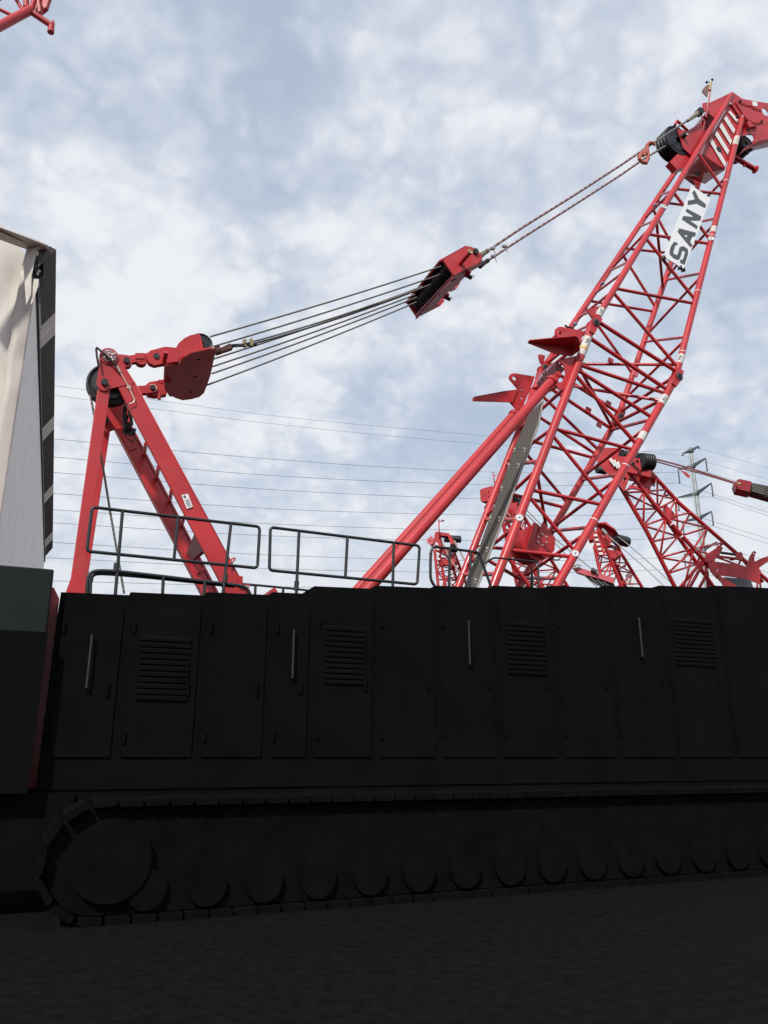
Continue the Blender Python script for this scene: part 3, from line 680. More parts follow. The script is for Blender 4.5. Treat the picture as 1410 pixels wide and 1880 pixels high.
# cross tubes between the two front legs
for (a, b) in (((268, 815), (265, 834)), ((291, 858), (288, 877)), ((315, 901), (312, 920)), ((338, 950), (334, 964))):
    MB().tube(PL(*a, GN + .05), PL(*b, GF), .03, 10).build('cross_tube', RED, gant)
q = MB(); q.prism([PL(356, 981, GN + .2), PL(374, 1010, GN + .2), PL(350, 1030, GF), PL(342, 1017, GF)], DL * .06); q.build('cross_plate', PURP, gant)
q = MB(); q.prism([PL(*a, GF - .04) for a in ((358, 1046), (360, 1053), (378, 1046), (374, 1040))], NL * .01); q.build('access_plate', RED, ff)
# small machinery hanging inside the head
q = MB(); q.box(PL(234, 785, 1.6), DL * .055, NL * .10, V((.01, 0, .05))); q.box(PL(243, 793, 1.7), DL * .045, NL * .08, V((0, .01, .035))); q.box(PL(231, 770, 1.6), DL * .03, NL * .04, V((.01, 0, .06))); q.path([PL(*a, 1.55) for a in ((239, 786), (246, 794), (249, 806), (243, 812), (236, 806))], .012, 6)
q.path([PL(*a, 1.5) for a in ((230, 742), (231, 760), (229, 775), (232, 784))], .02, 8); q.path([PL(*a, 1.5) for a in ((236, 748), (240, 765), (242, 780))], .025, 8); q.path([PL(*a, 1.5) for a in ((228, 745), (226, 765), (230, 790))], .015, 8)
q.build('cable_box', BLACK, gant)
q = MB()
for i in range(4): q.tube(PL(229 + 4 * i, 792, 1.6), PL(228.5 + 4 * i, 800 + 2 * (i % 2), 1.6), .012, 6)
q.build('cable_gland', GALVD, gant)
q = MB(); P = PL(193, 772, 1.9); q.tube(P - NL * .05, P + NL * .05, .05, 12); q.build('bolt_head', STEEL, gant)
# warning sign on the leg, with pictogram and lines of small print
q = MB(); Ls = [PL(*a, GN - .006) for a in ((333, 909), (345, 906.5), (354, 930), (343, 934))]; q.prism(Ls, NL * .004); q.m(1)
def lb(u, v): return Ls[0].lerp(Ls[1], u).lerp(Ls[3].lerp(Ls[2], u), v) - NL * .003
q.prism([lb(.15, .12), lb(.45, .05), lb(.6, .18), lb(.3, .28)], -NL * .002)
for k in range(5): q.prism([lb(.2, .4 + .11 * k), lb(.85, .4 + .11 * k), lb(.85, .43 + .11 * k), lb(.2, .43 + .11 * k)], -NL * .002)
q.build('warning_sign', [SIGNW, INK], fl)
q = MB(); q.path([PL(*a, GN - .05) for a in ((421, 1034), (424, 1028), (430, 1024), (432, 1026), (427, 1032), (420, 1036))], .012, 8); q.path([PL(*a, GN - .05) for a in ((447, 1077), (452, 1073), (458, 1073), (456, 1078), (449, 1081))], .012, 8)
q.box(PL(441, 1066, GN - .02), DL * .03, NL * .03, V((0, 0, .06))); q.build('grab_ring', RED, fl)

# links from gantry to the lower block
BN = GN + .02
def link(x0, y0, x1, y1, l, hw, thick=.09):
    q_ = MB(); a, b = PL(x0, y0, l), PL(x1, y1, l); q_.beam(a, b, NL, hw, thick)
    return q_
q = MB(); plate(q, [(215, 650), (232, 651.5)] + arc(232.6, 662.5, 11, -60, 100, 8) + [(222, 667)], BN - .0, .06); q.build('link_ear', RED, gant)
q = link(232.6, 662.5, 287, 654.5, BN + .06, .115); lko = q.build('link_bar', RED, crane, 'short red link between mast head and lower pulley block')
for (x, y, r) in ((232.6, 662.5, 10.5), (260, 659, 10.8), (287, 655, 11)):
    P = PL(x, y, BN + .02); MB().tube(P, P + NL * .12, r * mpp(P), 26).build('link_eye', RED, lko)
for (x, y) in ((232.6, 662), (287, 654.5)):
    P = PL(x, y, BN - .02); MB().tube(P - NL * .03, P + NL * .2, 5.4 * mpp(P), 20).build('link_pin', STEEL, lko)
q = MB(); q.prism([PL(*a, BN) for a in ((249, 650), (248.5, 648), (264, 648), (264.5, 658), (249, 658))], NL * .05); q.build('link_cap', RED, lko)
LF = 1.95
q = link(236, 719, 280, 716, LF, .13, .1); lk2 = q.build('link_bar', RED, crane)
# lower pulley block
bb = MB()
bb.prism([PL(*a, BN - .03) for a in [(268, 655), (270, 648), (276, 643), (303, 636)] + [(326, 638), (329, 652), (327, 664)] + [(300, 668)] + [(284, 671), (274, 667)]], NL * .10)     # near arm
lbo = bb.build('lower_pulley_block', RED, crane, 'dark red pulley block hanging beside the mast head, its sheaves inside', bevel=.006)
# curved near end plate
cv = [(322, 640), (328, 630), (338, 621), (350, 615), (366, 612.5), (368, 616), (371, 628), (374, 642), (352, 650), (340, 656), (328, 667), (326, 650)]
q = MB(); q.prism([PL(*a, BN - .02) for a in cv], NL * .04); q.build('end_plate', RED, lbo)
mz = [(371.5, 643.5), (385, 640.5), (394, 641), (395.5, 648), (391, 668), (387, 688), (380, 708), (374.5, 722), (366, 729), (350, 733.5), (335, 735), (322, 731), (318, 728.5), (311, 728), (303, 715), (302, 690), (303, 672), (327, 668), (338, 656), (352, 648)]
# underside plate: lies across the width of the block
u0 = PL(327, 666, BN); u1_ = PL(394, 645, BN); u2_ = PL(335, 733, BN + 1.55)
un = (u1_ - u0).cross(u2_ - u0).normalized()
if un.z > 0: un = -un
q = MB(); q.prism([hit(*a, u0, un) for a in mz], -un * .03, [ring(hit(x, y, u0, un), un, .035, 14) for x, y in ((364.5, 660), (358, 691.5), (351, 719.5))]); q.build('underside_plate', RED, lbo, bevel=.006)
for (x, y) in ((364.5, 660), (358, 691.5), (351, 719.5)):
    p = hit(x, y, u0, un); MB().tube(p - un * .06, p - un * .01, .036, 14).build('drain_hole', RUB, lbo)
# far arm with ringed pin
q = MB(); q.prism([PL(*a, LF) for a in ([(266, 716), (267, 707), (274, 701), (300, 697), (312, 700), (306, 724), (285, 727), (272, 725)])], NL * .12); q.build('arm_plate', RED, lbo, bevel=.005)
P = PL(280, 713.5, LF - .02); q = MB(); q.tube(P - NL * .06, P + NL * .15, 5 * mpp(P), 8); q.build('link_pin', STEEL, lbo)
q = MB(); q.lathe(P - NL * .02, NL, [(0, 6 * mpp(P)), (0, 7.8 * mpp(P)), (.012, 7.8 * mpp(P)), (.012, 6 * mpp(P))], 28); q.build('retaining_ring', mat('cream_ring', (.75, .62, .45), .4, .3), lbo)
q = MB(); q.prism([PL(*a, 1.5) for a in ((303, 672), (318, 676), (313, 700), (300, 698))], NL * .04); q.prism([PL(*a, 1.7) for a in ((289, 701), (291, 697), (302, 697), (312, 701), (309, 706))], NL * .03); q.build('web_plate', RED, lbo)
q = MB(); P = PL(303, 652, BN - .1); q.tube(P - NL * .1, P + NL * .05 - V((0, 0, .12)), .035, 12); q.build('drip_tube', RED, lbo)
q = MB(); P = PL(292, 733, LF); q.tube(P, P + V((0, 0, .1)), .03, 12); q.build('drip_tube', RED, lbo)
for k, (x, y, l) in enumerate(((372, 634, 1.05), (371, 640, 1.17), (369, 650, 1.35), (365, 664, 1.6), (361, 678, 1.85), (356, 695, 2.1))):
    P = PL(x, y, l) + V((0, 0, .13 if k > 1 else .03)) - DL * (.10 if k > 1 else .02); sheaves(lbo, P, (21 if k < 2 else 15) * mpp(P), 0, .075, 1)

# upper pulley block
UN, UF = 1.0, 2.6
pk = [(812, 474.5), (854.5, 451), (866, 453), (875, 457.5), (882, 465), (886, 475), (879, 483), (833, 505.5)]
ub = MB(); ub.prism([PL(*a, UN) for a in pk], NL * .04)
ubo = ub.build('upper_pulley_block', RED2, crane, 'red pulley block with open black face hanging in mid air between mast and boom head', bevel=.005)
def far(x, y, l0, l1): return PL(x, y, l0) + NL * (l1 - l0)
q = MB()
bl_ = [PL(833, 505.5, UN), PL(879, 483, UN), PL(845, 515, 1.6), PL(792, 568, UN) + NL * 0, far(833, 505.5, UN, UF)]
pn = (PL(879, 483, UN) - PL(833, 505.5, UN)).cross(NL).normalized()
if pn.z > 0: pn = -pn
lp = [(833, 506), (879, 484), (886, 478), (884, 487), (862, 500), (845, 517), (842, 522), (829, 532), (822, 537), (790, 571), (764, 580)]
q.prism([hit(*a, PL(833, 505.5, UN), pn) for a in lp], -pn * .03, [ring(hit(x, y, PL(833, 505.5, UN), pn), pn, .055, 16) for x, y in ((831.5, 514.5), (805, 542), (780.5, 568))]); q.build('underside_plate', PURP, ubo)
for (x, y) in ((831.5, 514.5), (805, 542), (780.5, 568)):
    p = hit(x, y, PL(833, 505.5, UN), pn); MB().tube(p - pn * .07, p - pn * .02, .056, 16).build('axle_end', RUB, ubo)
e1, e2 = PL(812, 474.5, UN), far(812, 474.5, UN, UF); tipv = PL(854.5, 451, UN) - e1
q = MB(); q.prism([e1, e2, e2 + tipv, e1 + tipv], V((0, 0, -.025))); q.build('top_plate', RED2, ubo)
q = MB(); q.prism([far(*a, UN, UF) for a in pk], -NL * .035); q.build('far_plate', RED2, ubo)
fr0, fr1 = PL(812, 474.5, UN), PL(833, 505.5, UN); back = (PL(854.5, 451, UN) - fr0).normalized()
q = MB(); q.prism([fr0 + back * .22 + NL * .06, fr1 + back * .22 + NL * .06, fr1 + back * .22 + NL * (UF - UN - .05), fr0 + back * .22 + NL * (UF - UN - .05)], back * .03); q.build('back_plate', RUB, ubo)
ctr = (fr0 + fr1) / 2 + back * .21; nsh = 13
for i in range(nsh): sheaves(ubo, ctr + NL * (.07 + i * .113), .19, 0, .095, 1)
q = MB(); q.beam(fr1 + NL * .05, fr1 + NL * (UF - UN), back, .03, .05); q.beam(fr0 + NL * .05, fr0 + NL * (UF - UN), back, .03, .05); q.build('lip', RED2, ubo)
for i in (3, 5):
    q = MB(); q.prism([fr0 + NL * (.21 * i + .03) + back * .05, fr1 + NL * (.21 * i + .03) + back * .05, fr1 + NL * (.21 * i + .03) + back * .2, fr0 + NL * (.21 * i + .03) + back * .2], NL * .015); q.build('divider_plate', RUB, ubo)
a = PL(845, 484, UN); b = PL(863.5, 462, UN - .32)
q = MB(); q.tube(a, b, .042, 16); q.build('handle_tube', RED2, ubo)
u = (b - a).normalized(); q = MB(); q.lathe(b, u, [(-.01, .026), (-.01, .05), (.012, .05), (.012, .026)], 24); q.tube(b - u * .02, b + u * .002, .03, 16); q.build('tube_rim', GOLD, ubo)
P = PL(872, 463, UN); q = MB(); q.tube(P - NL * .05, P + NL * .06, 5.5 * mpp(P), 20); q.build('socket_pin', STEEL, ubo)
for (x, y, l) in ((858, 506, 1.15), (819, 546, 2.2)):
    P = PL(x, y, l); q = MB(); q.tube(P - NL * .06 + V((0, 0, .06)), P + NL * .04, .05, 12); q.m(1).tube(P, P + DL * .09 - V((0, 0, .03)), .04, 10); q.m(2).ball(P + DL * .05, .03, 8); q.path([P + DL * .06, P + DL * .12 + V((0, 0, .04)), P + DL * .16 + V((0, 0, .02)), P + DL * .1 - V((0, 0, .03))], .006, 5); q.build('shackle', [RED2, RUB, ZINC], ubo)
q = MB(); q.prism([PL(*a, 1.9) for a in ((845, 518), (843, 523), (838, 530), (826, 535), (830, 528), (842, 516))], NL * .04); q.build('far_lug', REDPINK, ubo)
# ropes between the two blocks
strand = [((386, 618), (810, 489)), ((392, 636), (818, 501)), ((428, 637), (775, 526)), ((392, 659), (790, 523)), ((390, 673), (762, 541)), ((389, 686), (765, 546)), ((380, 707), (764, 555)), ((455, 634), (786, 525))]
order = ['topmost', 'second', 'third', 'fourth', 'fifth', 'sixth', 'lowest', 'clamped']
for k, ((x0, y0), (x1, y1)) in enumerate(strand):
    l0 = 1.1 + .14 * k; l1 = 1.12 + .17 * k
    if k == 7: l0, l1 = 1.35, 1.75
    if k == 2: l0, l1 = 1.3, 1.7
    a, b = PL(x0, y0, l0), PL(x1, y1, l1); pts = []
    for i in range(9):
        t = i / 8; p = a.lerp(b, t); p.z -= .05 * 4 * t * (1 - t) * (1.2 if k in (2, 7) else .6); pts.append(p)
    MB().path(pts, .0145, 10).build('rope_strand', ROPE, crane, '%s steel rope strand between the two pulley blocks' % order[k])
# clamped socket of the dead end
q = MB(); q.beam(PL(395, 645, 1.3), PL(404, 643, 1.3), NL, .10, .12); q.beam(PL(404, 645, 1.3), PL(424, 637, 1.3), NL, .07, .08, .09, .09); q.build('wedge_socket', mat('maroon_socket', (.12, .035, .035), .5), lbo)
q = MB(); q.tube(PL(425, 635, 1.3), PL(470, 632, 1.4), .028, 10); q.build('rope_tail', RUB, lbo)
for x, y in ((449, 631), (461, 630)):
    P = PL(x, y, 1.35); q = MB(); q.box(P, DL * .03, NL * .03, V((0, 0, .055))); q.path([P + V((0, 0, .05)) - DL * .03, P + V((0, 0, .09)), P + V((0, 0, .05)) + DL * .03], .01, 6); q.build('rope_clip', GOLD, lbo)
# pendant ropes from the upper block to the boom head
for k, (px, r) in enumerate((([(884, 468), (960, 417), (1050, 361), (1140, 303), (1190, 269), (1266, 219), (1284, 205)], .026), ([(884, 486), (960, 436), (1050, 379), (1140, 321), (1180, 293), (1217, 271), (1240, 258)], .025))):
    l0, l1 = (1.05, 1.0) if k == 0 else (1.5, 1.25); n_ = len(px)
    pts = [PL(*p, l0 + (l1 - l0) * i / (n_ - 1)) for i, p in enumerate(px)]
    q = MB().path(pts[:5], r, 12); q.build('pendant_rope', BRAID, crane, ['upper', 'lower'][k] + ' braided pendant rope running up to the boom head')
    q = MB().path(pts[4:], r * .9, 12); q.build('pendant_rope', ROPE, crane, 'bare end of the %s pendant rope at the boom head' % ['upper', 'lower'][k])
    a = pts[0]; u = (pts[1] - pts[0]).normalized(); q = MB(); q.tube(a - u * .06, a + u * .16, .06, 14, .035); q.tube(a + u * .14, a + u * .2, .045, 12); q.build('rope_socket', mat('olive_steel', (.24, .22, .15), .45, .5) if k == 0 else STEEL, ubo)
P = PL(1262, 222, 1.0); Pe = PL(1284, 206, 1.0); u = (Pe - P).normalized()
q = MB(); q.tube(P, Pe - u * .05, .035, 14, .06); q.m(1).tube(Pe - NL * .07, Pe + NL * .07, .085, 20); q.build('rope_socket', [mat('brass_brown_steel', (.3, .27, .2), .45, .5), RUB], heado)
TIE = mat('orange_grey_webbing', (.50, .12, .08), .7, 0, 0, .1, 8, (.35, .34, .36), .9)
q = MB(); 
q.path([PL(*a, .98) for a in ((1203, 267), (1199, 262), (1192, 262), (1188, 266), (1189, 272), (1186, 280), (1181, 286))], .035, 8)
q.path([PL(*a, 1.0) for a in ((1186, 270), (1189, 280), (1190, 290), (1186, 299), (1180, 298), (1174, 292), (1176, 284), (1184, 278))], .045, 8)
q.path([PL(*a, 1.02) for a in ((1172, 288), (1180, 282), (1190, 281), (1191, 292), (1184, 299))], .03, 8)
q.build('webbing_sling', TIE, crane)
for (x, y) in ((904, 456), (926, 452), (906, 470)):
    q = MB(); P = PL(x, y, 1.05); q.ball(P, .05, 8, (1.2, .8, .8)); q.path([P, P + V((.04, 0, -.08)), P + V((.05, .0, -.13))], .012, 5); q.build('tie_knot', mat('grey_tape', (.34, .35, .40), .7) if 'grey_tape' not in bpy.data.materials else bpy.data.materials['grey_tape'], crane)

# ------------------------------------------------------------------ handrails on the machine deck
def smooth_loop(pts, closed=False, it=2):
    for _ in range(it):
        o = []; n = len(pts); rng = range(n) if closed else range(n - 1)
        if not closed: o.append(pts[0])
        for i in rng:
            a, b = pts[i], pts[(i + 1) % n]; o += [a.lerp(b, .25), a.lerp(b, .75)]
        if not closed: o.append(pts[-1])
        pts = o
    return pts
RR = .021
def rail(pts, l=0.0, closed=False, r=RR, label=None, parent=crane, name='handrail'):
    P3 = smooth_loop([PL(*a, l) for a in pts], closed)
    if closed: P3 = P3 + [P3[0], P3[1]]
    return MB().path(P3, r, 12).build(name, BLACK, parent, label)
def posts(par, lst, l=0.0, r=RR, nm='rail_post'):
    for a, b in lst: MB().tube(PL(*a, l), PL(*b, l), r, 12).build(nm, BLACK, par)
def clamps(par, lst, l=0.0):
    for a, b in lst:
        q_ = MB(); q_.tube(PL(*a, l), PL(*b, l), RR * 1.55, 12); q_.build('post_socket', BLACK, par)
def loop(x0, y0, x1, y1, x2, y2, x3, y3, c):   # four corners cut by c pixels
    P = [V((x0, y0)), V((x1, y1)), V((x2, y2)), V((x3, y3))]; o = []
    for i in range(4):
        p, a, b = P[i], P[i - 1], P[(i + 1) % 4]
        o += [tuple(p + (a - p).normalized() * c), tuple(p), tuple(p + (b - p).normalized() * c)]
    return o
r1 = rail(loop(169, 931, 477, 967, 472.5, 1043, 159.5, 1012, 16), 0, True, label='black pipe handrail loop in front of the mast legs')
posts(r1, [((225, 938), (211, 1100)), ((326.5, 950), (319.5, 1027)), ((424, 962), (408, 1100))]); clamps(r1, [((214, 1034), (212, 1050)), ((415, 1055), (412.5, 1070))])
r2 = rail(loop(496.5, 968, 770.5, 1002, 766, 1073, 494.5, 1047, 15), 0, True, label='black pipe handrail loop in the middle of the machine deck')
posts(r2, [((549, 975), (543.5, 1105)), ((638, 985), (634, 1060)), ((723, 996), (720.5, 1100))]); clamps(r2, [((545, 1067), (543.7, 1084))])
r3 = rail([(801, 1080), (791, 1066), (790, 1050), (791, 1005), (803, 1004.5), (822, 1006.5), (863, 1012), (880, 1014), (884, 1030), (899, 1069), (905, 1090)], 0, label='black pipe handrail bent down toward the boom foot')
posts(r3, [((826, 1007), (824, 1090)), ((864, 1013), (862.5, 1090))])
rail([(887, 1036), (905, 1024), (915, 1024.5), (983, 1031), (989, 1033), (988, 1085)], -.02, r=.015, label='thin black rail arm reaching across the boom foot')
q = MB(); q.prism([PL(*a, .0) for a in ((976, 1039), (978.5, 1048), (980, 1085), (974, 1085))], NL * .02); q.build('marker_rod', DARK, crane)
r4 = rail([(159, 1100), (161, 1070), (164, 1049), (200, 1047.5), (282, 1056.5), (403, 1071), (440, 1075), (455, 1080), (462, 1100)], .02, r=.023, label='lower black pipe handrail at the foot of the mast'); 
posts(r4, [((300, 1060), (298, 1100)), ((167, 1056), (165, 1100)), ((376, 1068), (374, 1100))])
rail([(168, 1068), (170, 1055), (190, 1053), (282, 1061), (403, 1074), (430, 1077)], .07, r=.018, label='inner pipe of the lower handrail')
r5 = rail([(440, 1071.5), (500, 1077), (568, 1084), (600, 1090)], 1.6, r=.018, label='thin far handrail beyond the mast leg')
posts(r5, [((469, 1075), (468, 1100)), ((520, 1080), (519, 1100))], 1.6)
q = MB(); q.prism([PL(*a, .9) for a in ((492, 1086), (504, 1078), (510, 1086), (508, 1100), (490, 1100))], NL * .2); q.build('winch_cover', RED, crane)

# ------------------------------------------------------------------ machine house, counterweight, crawlers
hs = MB(); Zb = 1.25; LB, LE = -.06, 3.35
cuts = [(112, 1087), (240, 1087), (380, 1087), (500, 1087), (577, 1076), (690, 1075), (800, 1075), (905, 1075), (1010, 1075), (1110, 1075), (1210, 1075), (1310, 1075), (1440, 1075)]
secs = []
for (xa, ya), (xb, _) in zip(cuts, cuts[1:]):
    A = PL(xa, ya, LB); sa, za = S_of(A), A.z; B = PL(xb, ya + .045 * (xb - xa), LB); sb = S_of(B)
    zb = za + (sb - sa) * ((B.z - za) / (sb - sa)) if True else za
    secs.append((sa, sb - .006, za, zb))
house = None
for i, (sa, sb, za, zb) in enumerate(secs):
    q = MB(); pr = [W(sa, LB, Zb), W(sb, LB, Zb), W(sb, LB, zb), W(sa, LB, za)]
    q.prism(pr, NL * (LE - LB) if sb > 5.2 else NL * (LE - LB))
    if house is None:
        q.prism([W(secs[0][0], LB + .02, Zb - .2), W(secs[-1][1], LB + .02, Zb - .2), W(secs[-1][1], LB + .02, Zb - .003), W(secs[0][0], LB + .02, Zb - .003)], NL * (LE - LB - .04))
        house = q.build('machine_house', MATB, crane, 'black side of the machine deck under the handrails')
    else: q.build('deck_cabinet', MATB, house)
    zt = min(za, zb)
    q = MB(); q.box(W((sa + sb) / 2, LB - .012, (Zb + zt) / 2 + .1), DL * ((sb - sa) / 2 - .06), NL * .012, V((0, 0, (zt - Zb) / 2 - .25))); q.build('access_door', MATB, house)
    q = MB(); q.box(W(sb - .16, LB - .045, (Zb + zt) / 2), DL * .015, NL * .012, V((0, 0, .08))); q.build('door_handle', MATB, house)
    for hz_ in (.22, .78):
        q = MB(); q.tube(W(sa + .08, LB - .035, Zb + (zt - Zb) * hz_), W(sa + .08, LB - .035, Zb + (zt - Zb) * hz_ + .12), .018, 10); q.build('door_hinge', MATB, house)
    if i % 3 == 1:
        q = MB()
        for k in range(11): q.box(W((sa + sb) / 2, LB - .035, zt - .55 - k * .07), DL * ((sb - sa) / 2 - .16), NL * .012 + V((0, 0, .012)), V((0, 0, .018)))
        q.build('air_grille', MATB, house)
    if i % 3 == 0:
        q = MB(); q.path([W((sa + sb) / 2, LB - .02, zt - .5), W((sa + sb) / 2, LB - .09, zt - .5), W((sa + sb) / 2, LB - .09, zt - 1.1), W((sa + sb) / 2, LB - .02, zt - 1.1)], .014, 8); q.build('grab_handle', BLACK, house)
def crawler(l0, l1, s0, s1, par, mt_, org=None, shoe=.26, h=1.18):
    q_ = MB(); r = h / 2 - .08; pth = []
    f = org or (lambda s_, l_, z_: W(s_, l_, z_))
    n_ = 14
    for k in range(n_ + 1): a = -math.pi / 2 + math.pi * k / n_; pth.append((s1 - r + r * math.cos(a), h / 2 + r * math.sin(a)))
    for k in range(n_ + 1): a = math.pi / 2 + math.pi * k / n_; pth.append((s0 + r + r * math.cos(a), h / 2 + r * math.sin(a)))
    q_.prism([f(a, l0 + .12, b) for a, b in pth], f(0, l1 - .12, 0) - f(0, l0 + .12, 0))
    # shoes around the loop
    tot_ = 0; segs = []
    for a, b in zip(pth, pth[1:] + pth[:1]):
        d_ = math.hypot(b[0] - a[0], b[1] - a[1]); segs.append((a, b, d_, tot_)); tot_ += d_
    n2 = int(tot_ / shoe)
    for k in range(n2):
        t = tot_ * k / n2
        for a, b, d_, t0 in segs:
            if t0 <= t <= t0 + d_ and d_ > 0:
                u = (t - t0) / d_; x = a[0] + (b[0] - a[0]) * u; z = a[1] + (b[1] - a[1]) * u; tx, tz = (b[0] - a[0]) / d_, (b[1] - a[1]) / d_
                c = f(x + tz * .045, (l0 + l1) / 2, z - tx * .045)
                q_.box(c, (f(tx, 0, 0) - f(0, 0, 0) + V((0, 0, tz))) * shoe * .44, (f(0, 1, 0) - f(0, 0, 0)) * (l1 - l0) / 2, (f(tz, 0, 0) - f(0, 0, 0) + V((0, 0, -tx))) * .035); break
    tr = q_.build('crawler_track', mt_, par)
    for k in range(int((s1 - s0 - 1.6) / .62)):
        MB().tube(f(s0 + 1.0 + k * .62, l0 + .05, .3), f(s0 + 1.0 + k * .62, l0 + .13, .3), .2, 18).build('track_roller', mt_, tr)
    for s_ in (s0 + .62, s1 - .62): MB().tube(f(s_, l0 + .02, h / 2), f(s_, l0 + .13, h / 2), .4, 28).build('end_wheel', mt_, tr)
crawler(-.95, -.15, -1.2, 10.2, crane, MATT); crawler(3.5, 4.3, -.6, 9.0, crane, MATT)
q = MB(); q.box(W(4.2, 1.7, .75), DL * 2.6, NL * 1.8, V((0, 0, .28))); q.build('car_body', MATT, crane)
# grey ballast at the rear
A = PL(99.5, 1045, -.25); ztop = A.z; se = S_of(A)
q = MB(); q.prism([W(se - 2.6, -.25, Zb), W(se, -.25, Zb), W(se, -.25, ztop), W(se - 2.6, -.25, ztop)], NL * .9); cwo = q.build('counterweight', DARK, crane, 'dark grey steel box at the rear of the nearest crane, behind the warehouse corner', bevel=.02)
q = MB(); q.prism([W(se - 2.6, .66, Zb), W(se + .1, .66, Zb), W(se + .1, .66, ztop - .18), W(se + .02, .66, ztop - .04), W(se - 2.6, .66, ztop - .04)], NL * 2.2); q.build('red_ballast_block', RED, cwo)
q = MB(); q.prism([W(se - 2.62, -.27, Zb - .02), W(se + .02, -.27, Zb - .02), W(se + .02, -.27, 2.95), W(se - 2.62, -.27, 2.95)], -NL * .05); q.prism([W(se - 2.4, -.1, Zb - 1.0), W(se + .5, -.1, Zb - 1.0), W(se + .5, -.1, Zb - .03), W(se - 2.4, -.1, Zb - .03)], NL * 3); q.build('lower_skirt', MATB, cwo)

# ------------------------------------------------------------------ warehouse at the left
dw = V((-.374, .927, 0)).normalized(); nw = V((dw.y, -dw.x, 0))
Cn = at(66, 505, 15.1); zc = Cn.z; CG = V((Cn.x, Cn.y, 0))
shed = empty('warehouse', CG, 'beige metal-clad warehouse with torn corner trim and brown corrugated eave at the left edge', 'building')
Lw = 22.5
E0 = at(103, 459, 15.0); E1t = hit(98, 996, E0, nw)
endd = (E1t - E0).dot(dw)
ew = -nw      # end wall runs to the left
# long side wall with ribs
q = MB(); q.prism([CG, CG + dw * (endd + .6), CG + dw * (endd + .6) + V((0, 0, zc)), CG + V((0, 0, zc))], -nw * .12)
for k in range(4):
    q.box(CG + dw * (4.5 + k * 4.5) + V((0, 0, zc / 2 - .1)) + nw * .002, dw * .05, nw * .004, V((0, 0, zc / 2 - .12)))
q.build('side_wall', GREYW, shed)
# end wall: dented sheet of many faces with standing seams, gable top
ridge = .36
nx, nz = 44, 60; vs = []; fs = []; WL = 9.0
random.seed(3)
dents = [(.35, .965, .10, .5), (.95, .93, .13, .8), (1.25, .97, .10, .7), (.55, .85, .08, 1.2), (1.5, .86, .07, .9), (2.1, .95, .08, 1.0), (1.0, .72, .05, 1.2)]
inplane = -nw
vz = hit(0, 424, CG, dw)
SLP = (vz.z - zc) / (vz - CG).dot(-nw)
def zt_(u): return zc + u * SLP + .17
for i in range(nx + 1):
    u = (i / nx) ** 1.6 * WL + .03
    for j in range(nz + 1):
        v = 1 - (1 - j / nz) ** 1.7
        zz_ = v * zt_(u); dpt = 0
        for (du, dvv, am, sz) in dents:
            rr = math.hypot((u - du) / (sz * .45), (zz_ - dvv * zc) / (sz * 1.2)); ang_ = math.sin((u - du) * 9 + zz_ * 1.7)
            dpt += .5 * am * math.exp(-rr * rr) * (.55 + .45 * ang_)
        vs.append(CG + inplane * u + V((0, 0, zz_)) - dw * .02 + dw * dpt)
for i in range(nx):
    for j in range(nz): a = i * (nz + 1) + j; fs.append([a, a + nz + 1, a + nz + 2, a + 1])
q = MB(); q.add(vs, fs, True); q.build('end_wall', BEIGE, shed)
q = MB()
for k in range(8):
    u = .62 + k * .9
    q.box(CG + inplane * u - dw * .03 + V((0, 0, zc * .36)), inplane * .012, dw * .02, V((0, 0, zc * .36)))
q.build('panel_seam', BEIGE, shed)
# corner trim, bent at its top
q = MB(); tw = .30
prof = [(0, 0, 0), (.25, 0, 0), (.5, 0, 0), (.62, .01, .0), (.70, .04, .02), (.76, -.02, .04), (.81, .05, -.02), (.86, -.02, .06), (.90, .04, .02), (.94, .0, .05), (1.0, 0, .02)]
vs = []; NT_ = 60
for i in range(NT_ + 1):
    t = 1.0 * i / NT_
    for (a0, b0) in zip(prof, prof[1:]):
        if a0[0] <= t <= b0[0] + 1e-6:
            f = (t - a0[0]) / (b0[0] - a0[0]); f = f * f * (3 - 2 * f); a = a0[1] + (b0[1] - a0[1]) * f; b = a0[2] + (b0[2] - a0[2]) * f
    z = zc * t; vs += [CG + inplane * (tw + a) - dw * (.05 + b) + V((0, 0, z)), CG + inplane * (tw * .5 + a * .6) - dw * (.06 + b * .3) + V((0, 0, z)), CG + inplane * (0.01 + a * .2) - dw * (.05 + b * .6) + V((0, 0, z)), CG - dw * .05 + nw * .03 + V((0, 0, z))]
fs = []
for i in range(NT_):
    for k in range(3): fs.append([i * 4 + k, i * 4 + k + 1, i * 4 + k + 5, i * 4 + k + 4])
q.add(vs, fs, True); tr_ = q.build('corner_trim', BEIGE2, shed)
sd_ = tr_.modifiers.new('solid', 'SOLIDIFY'); sd_.thickness = .01
q = MB(); 
for a, b, c, d_ in (((51, 448), (70, 450), (58, 506), (41, 486)), ((43, 490), (58, 500), (57, 540), (48, 560))):
    q.prism([at(*p_, 14.7) for p_ in (a, b, c, d_)], dw * .02)
q.prism([at(*p_, 14.75) for p_ in ((62, 512), (71, 512), (70, 525), (60, 555), (56, 560))], dw * .02)
q.build('torn_flashing', BEIGE2, shed)
# verge flashing along the top of the end wall
q = MB(); v0, v1 = at(88, 450, 14.7), at(-60, 396, 13.0); up_ = V((0, 0, .2))
q.prism([at(0, 416.5, 14.0), at(70, 441, 14.6), at(88, 450.5, 14.75), at(85, 453, 14.75), at(54, 448, 14.6), at(0, 428, 14.0), at(-120, 385, 12.9), at(-120, 372, 12.9)], dw * .25); q.build('verge_flashing', BEIGE2, shed)
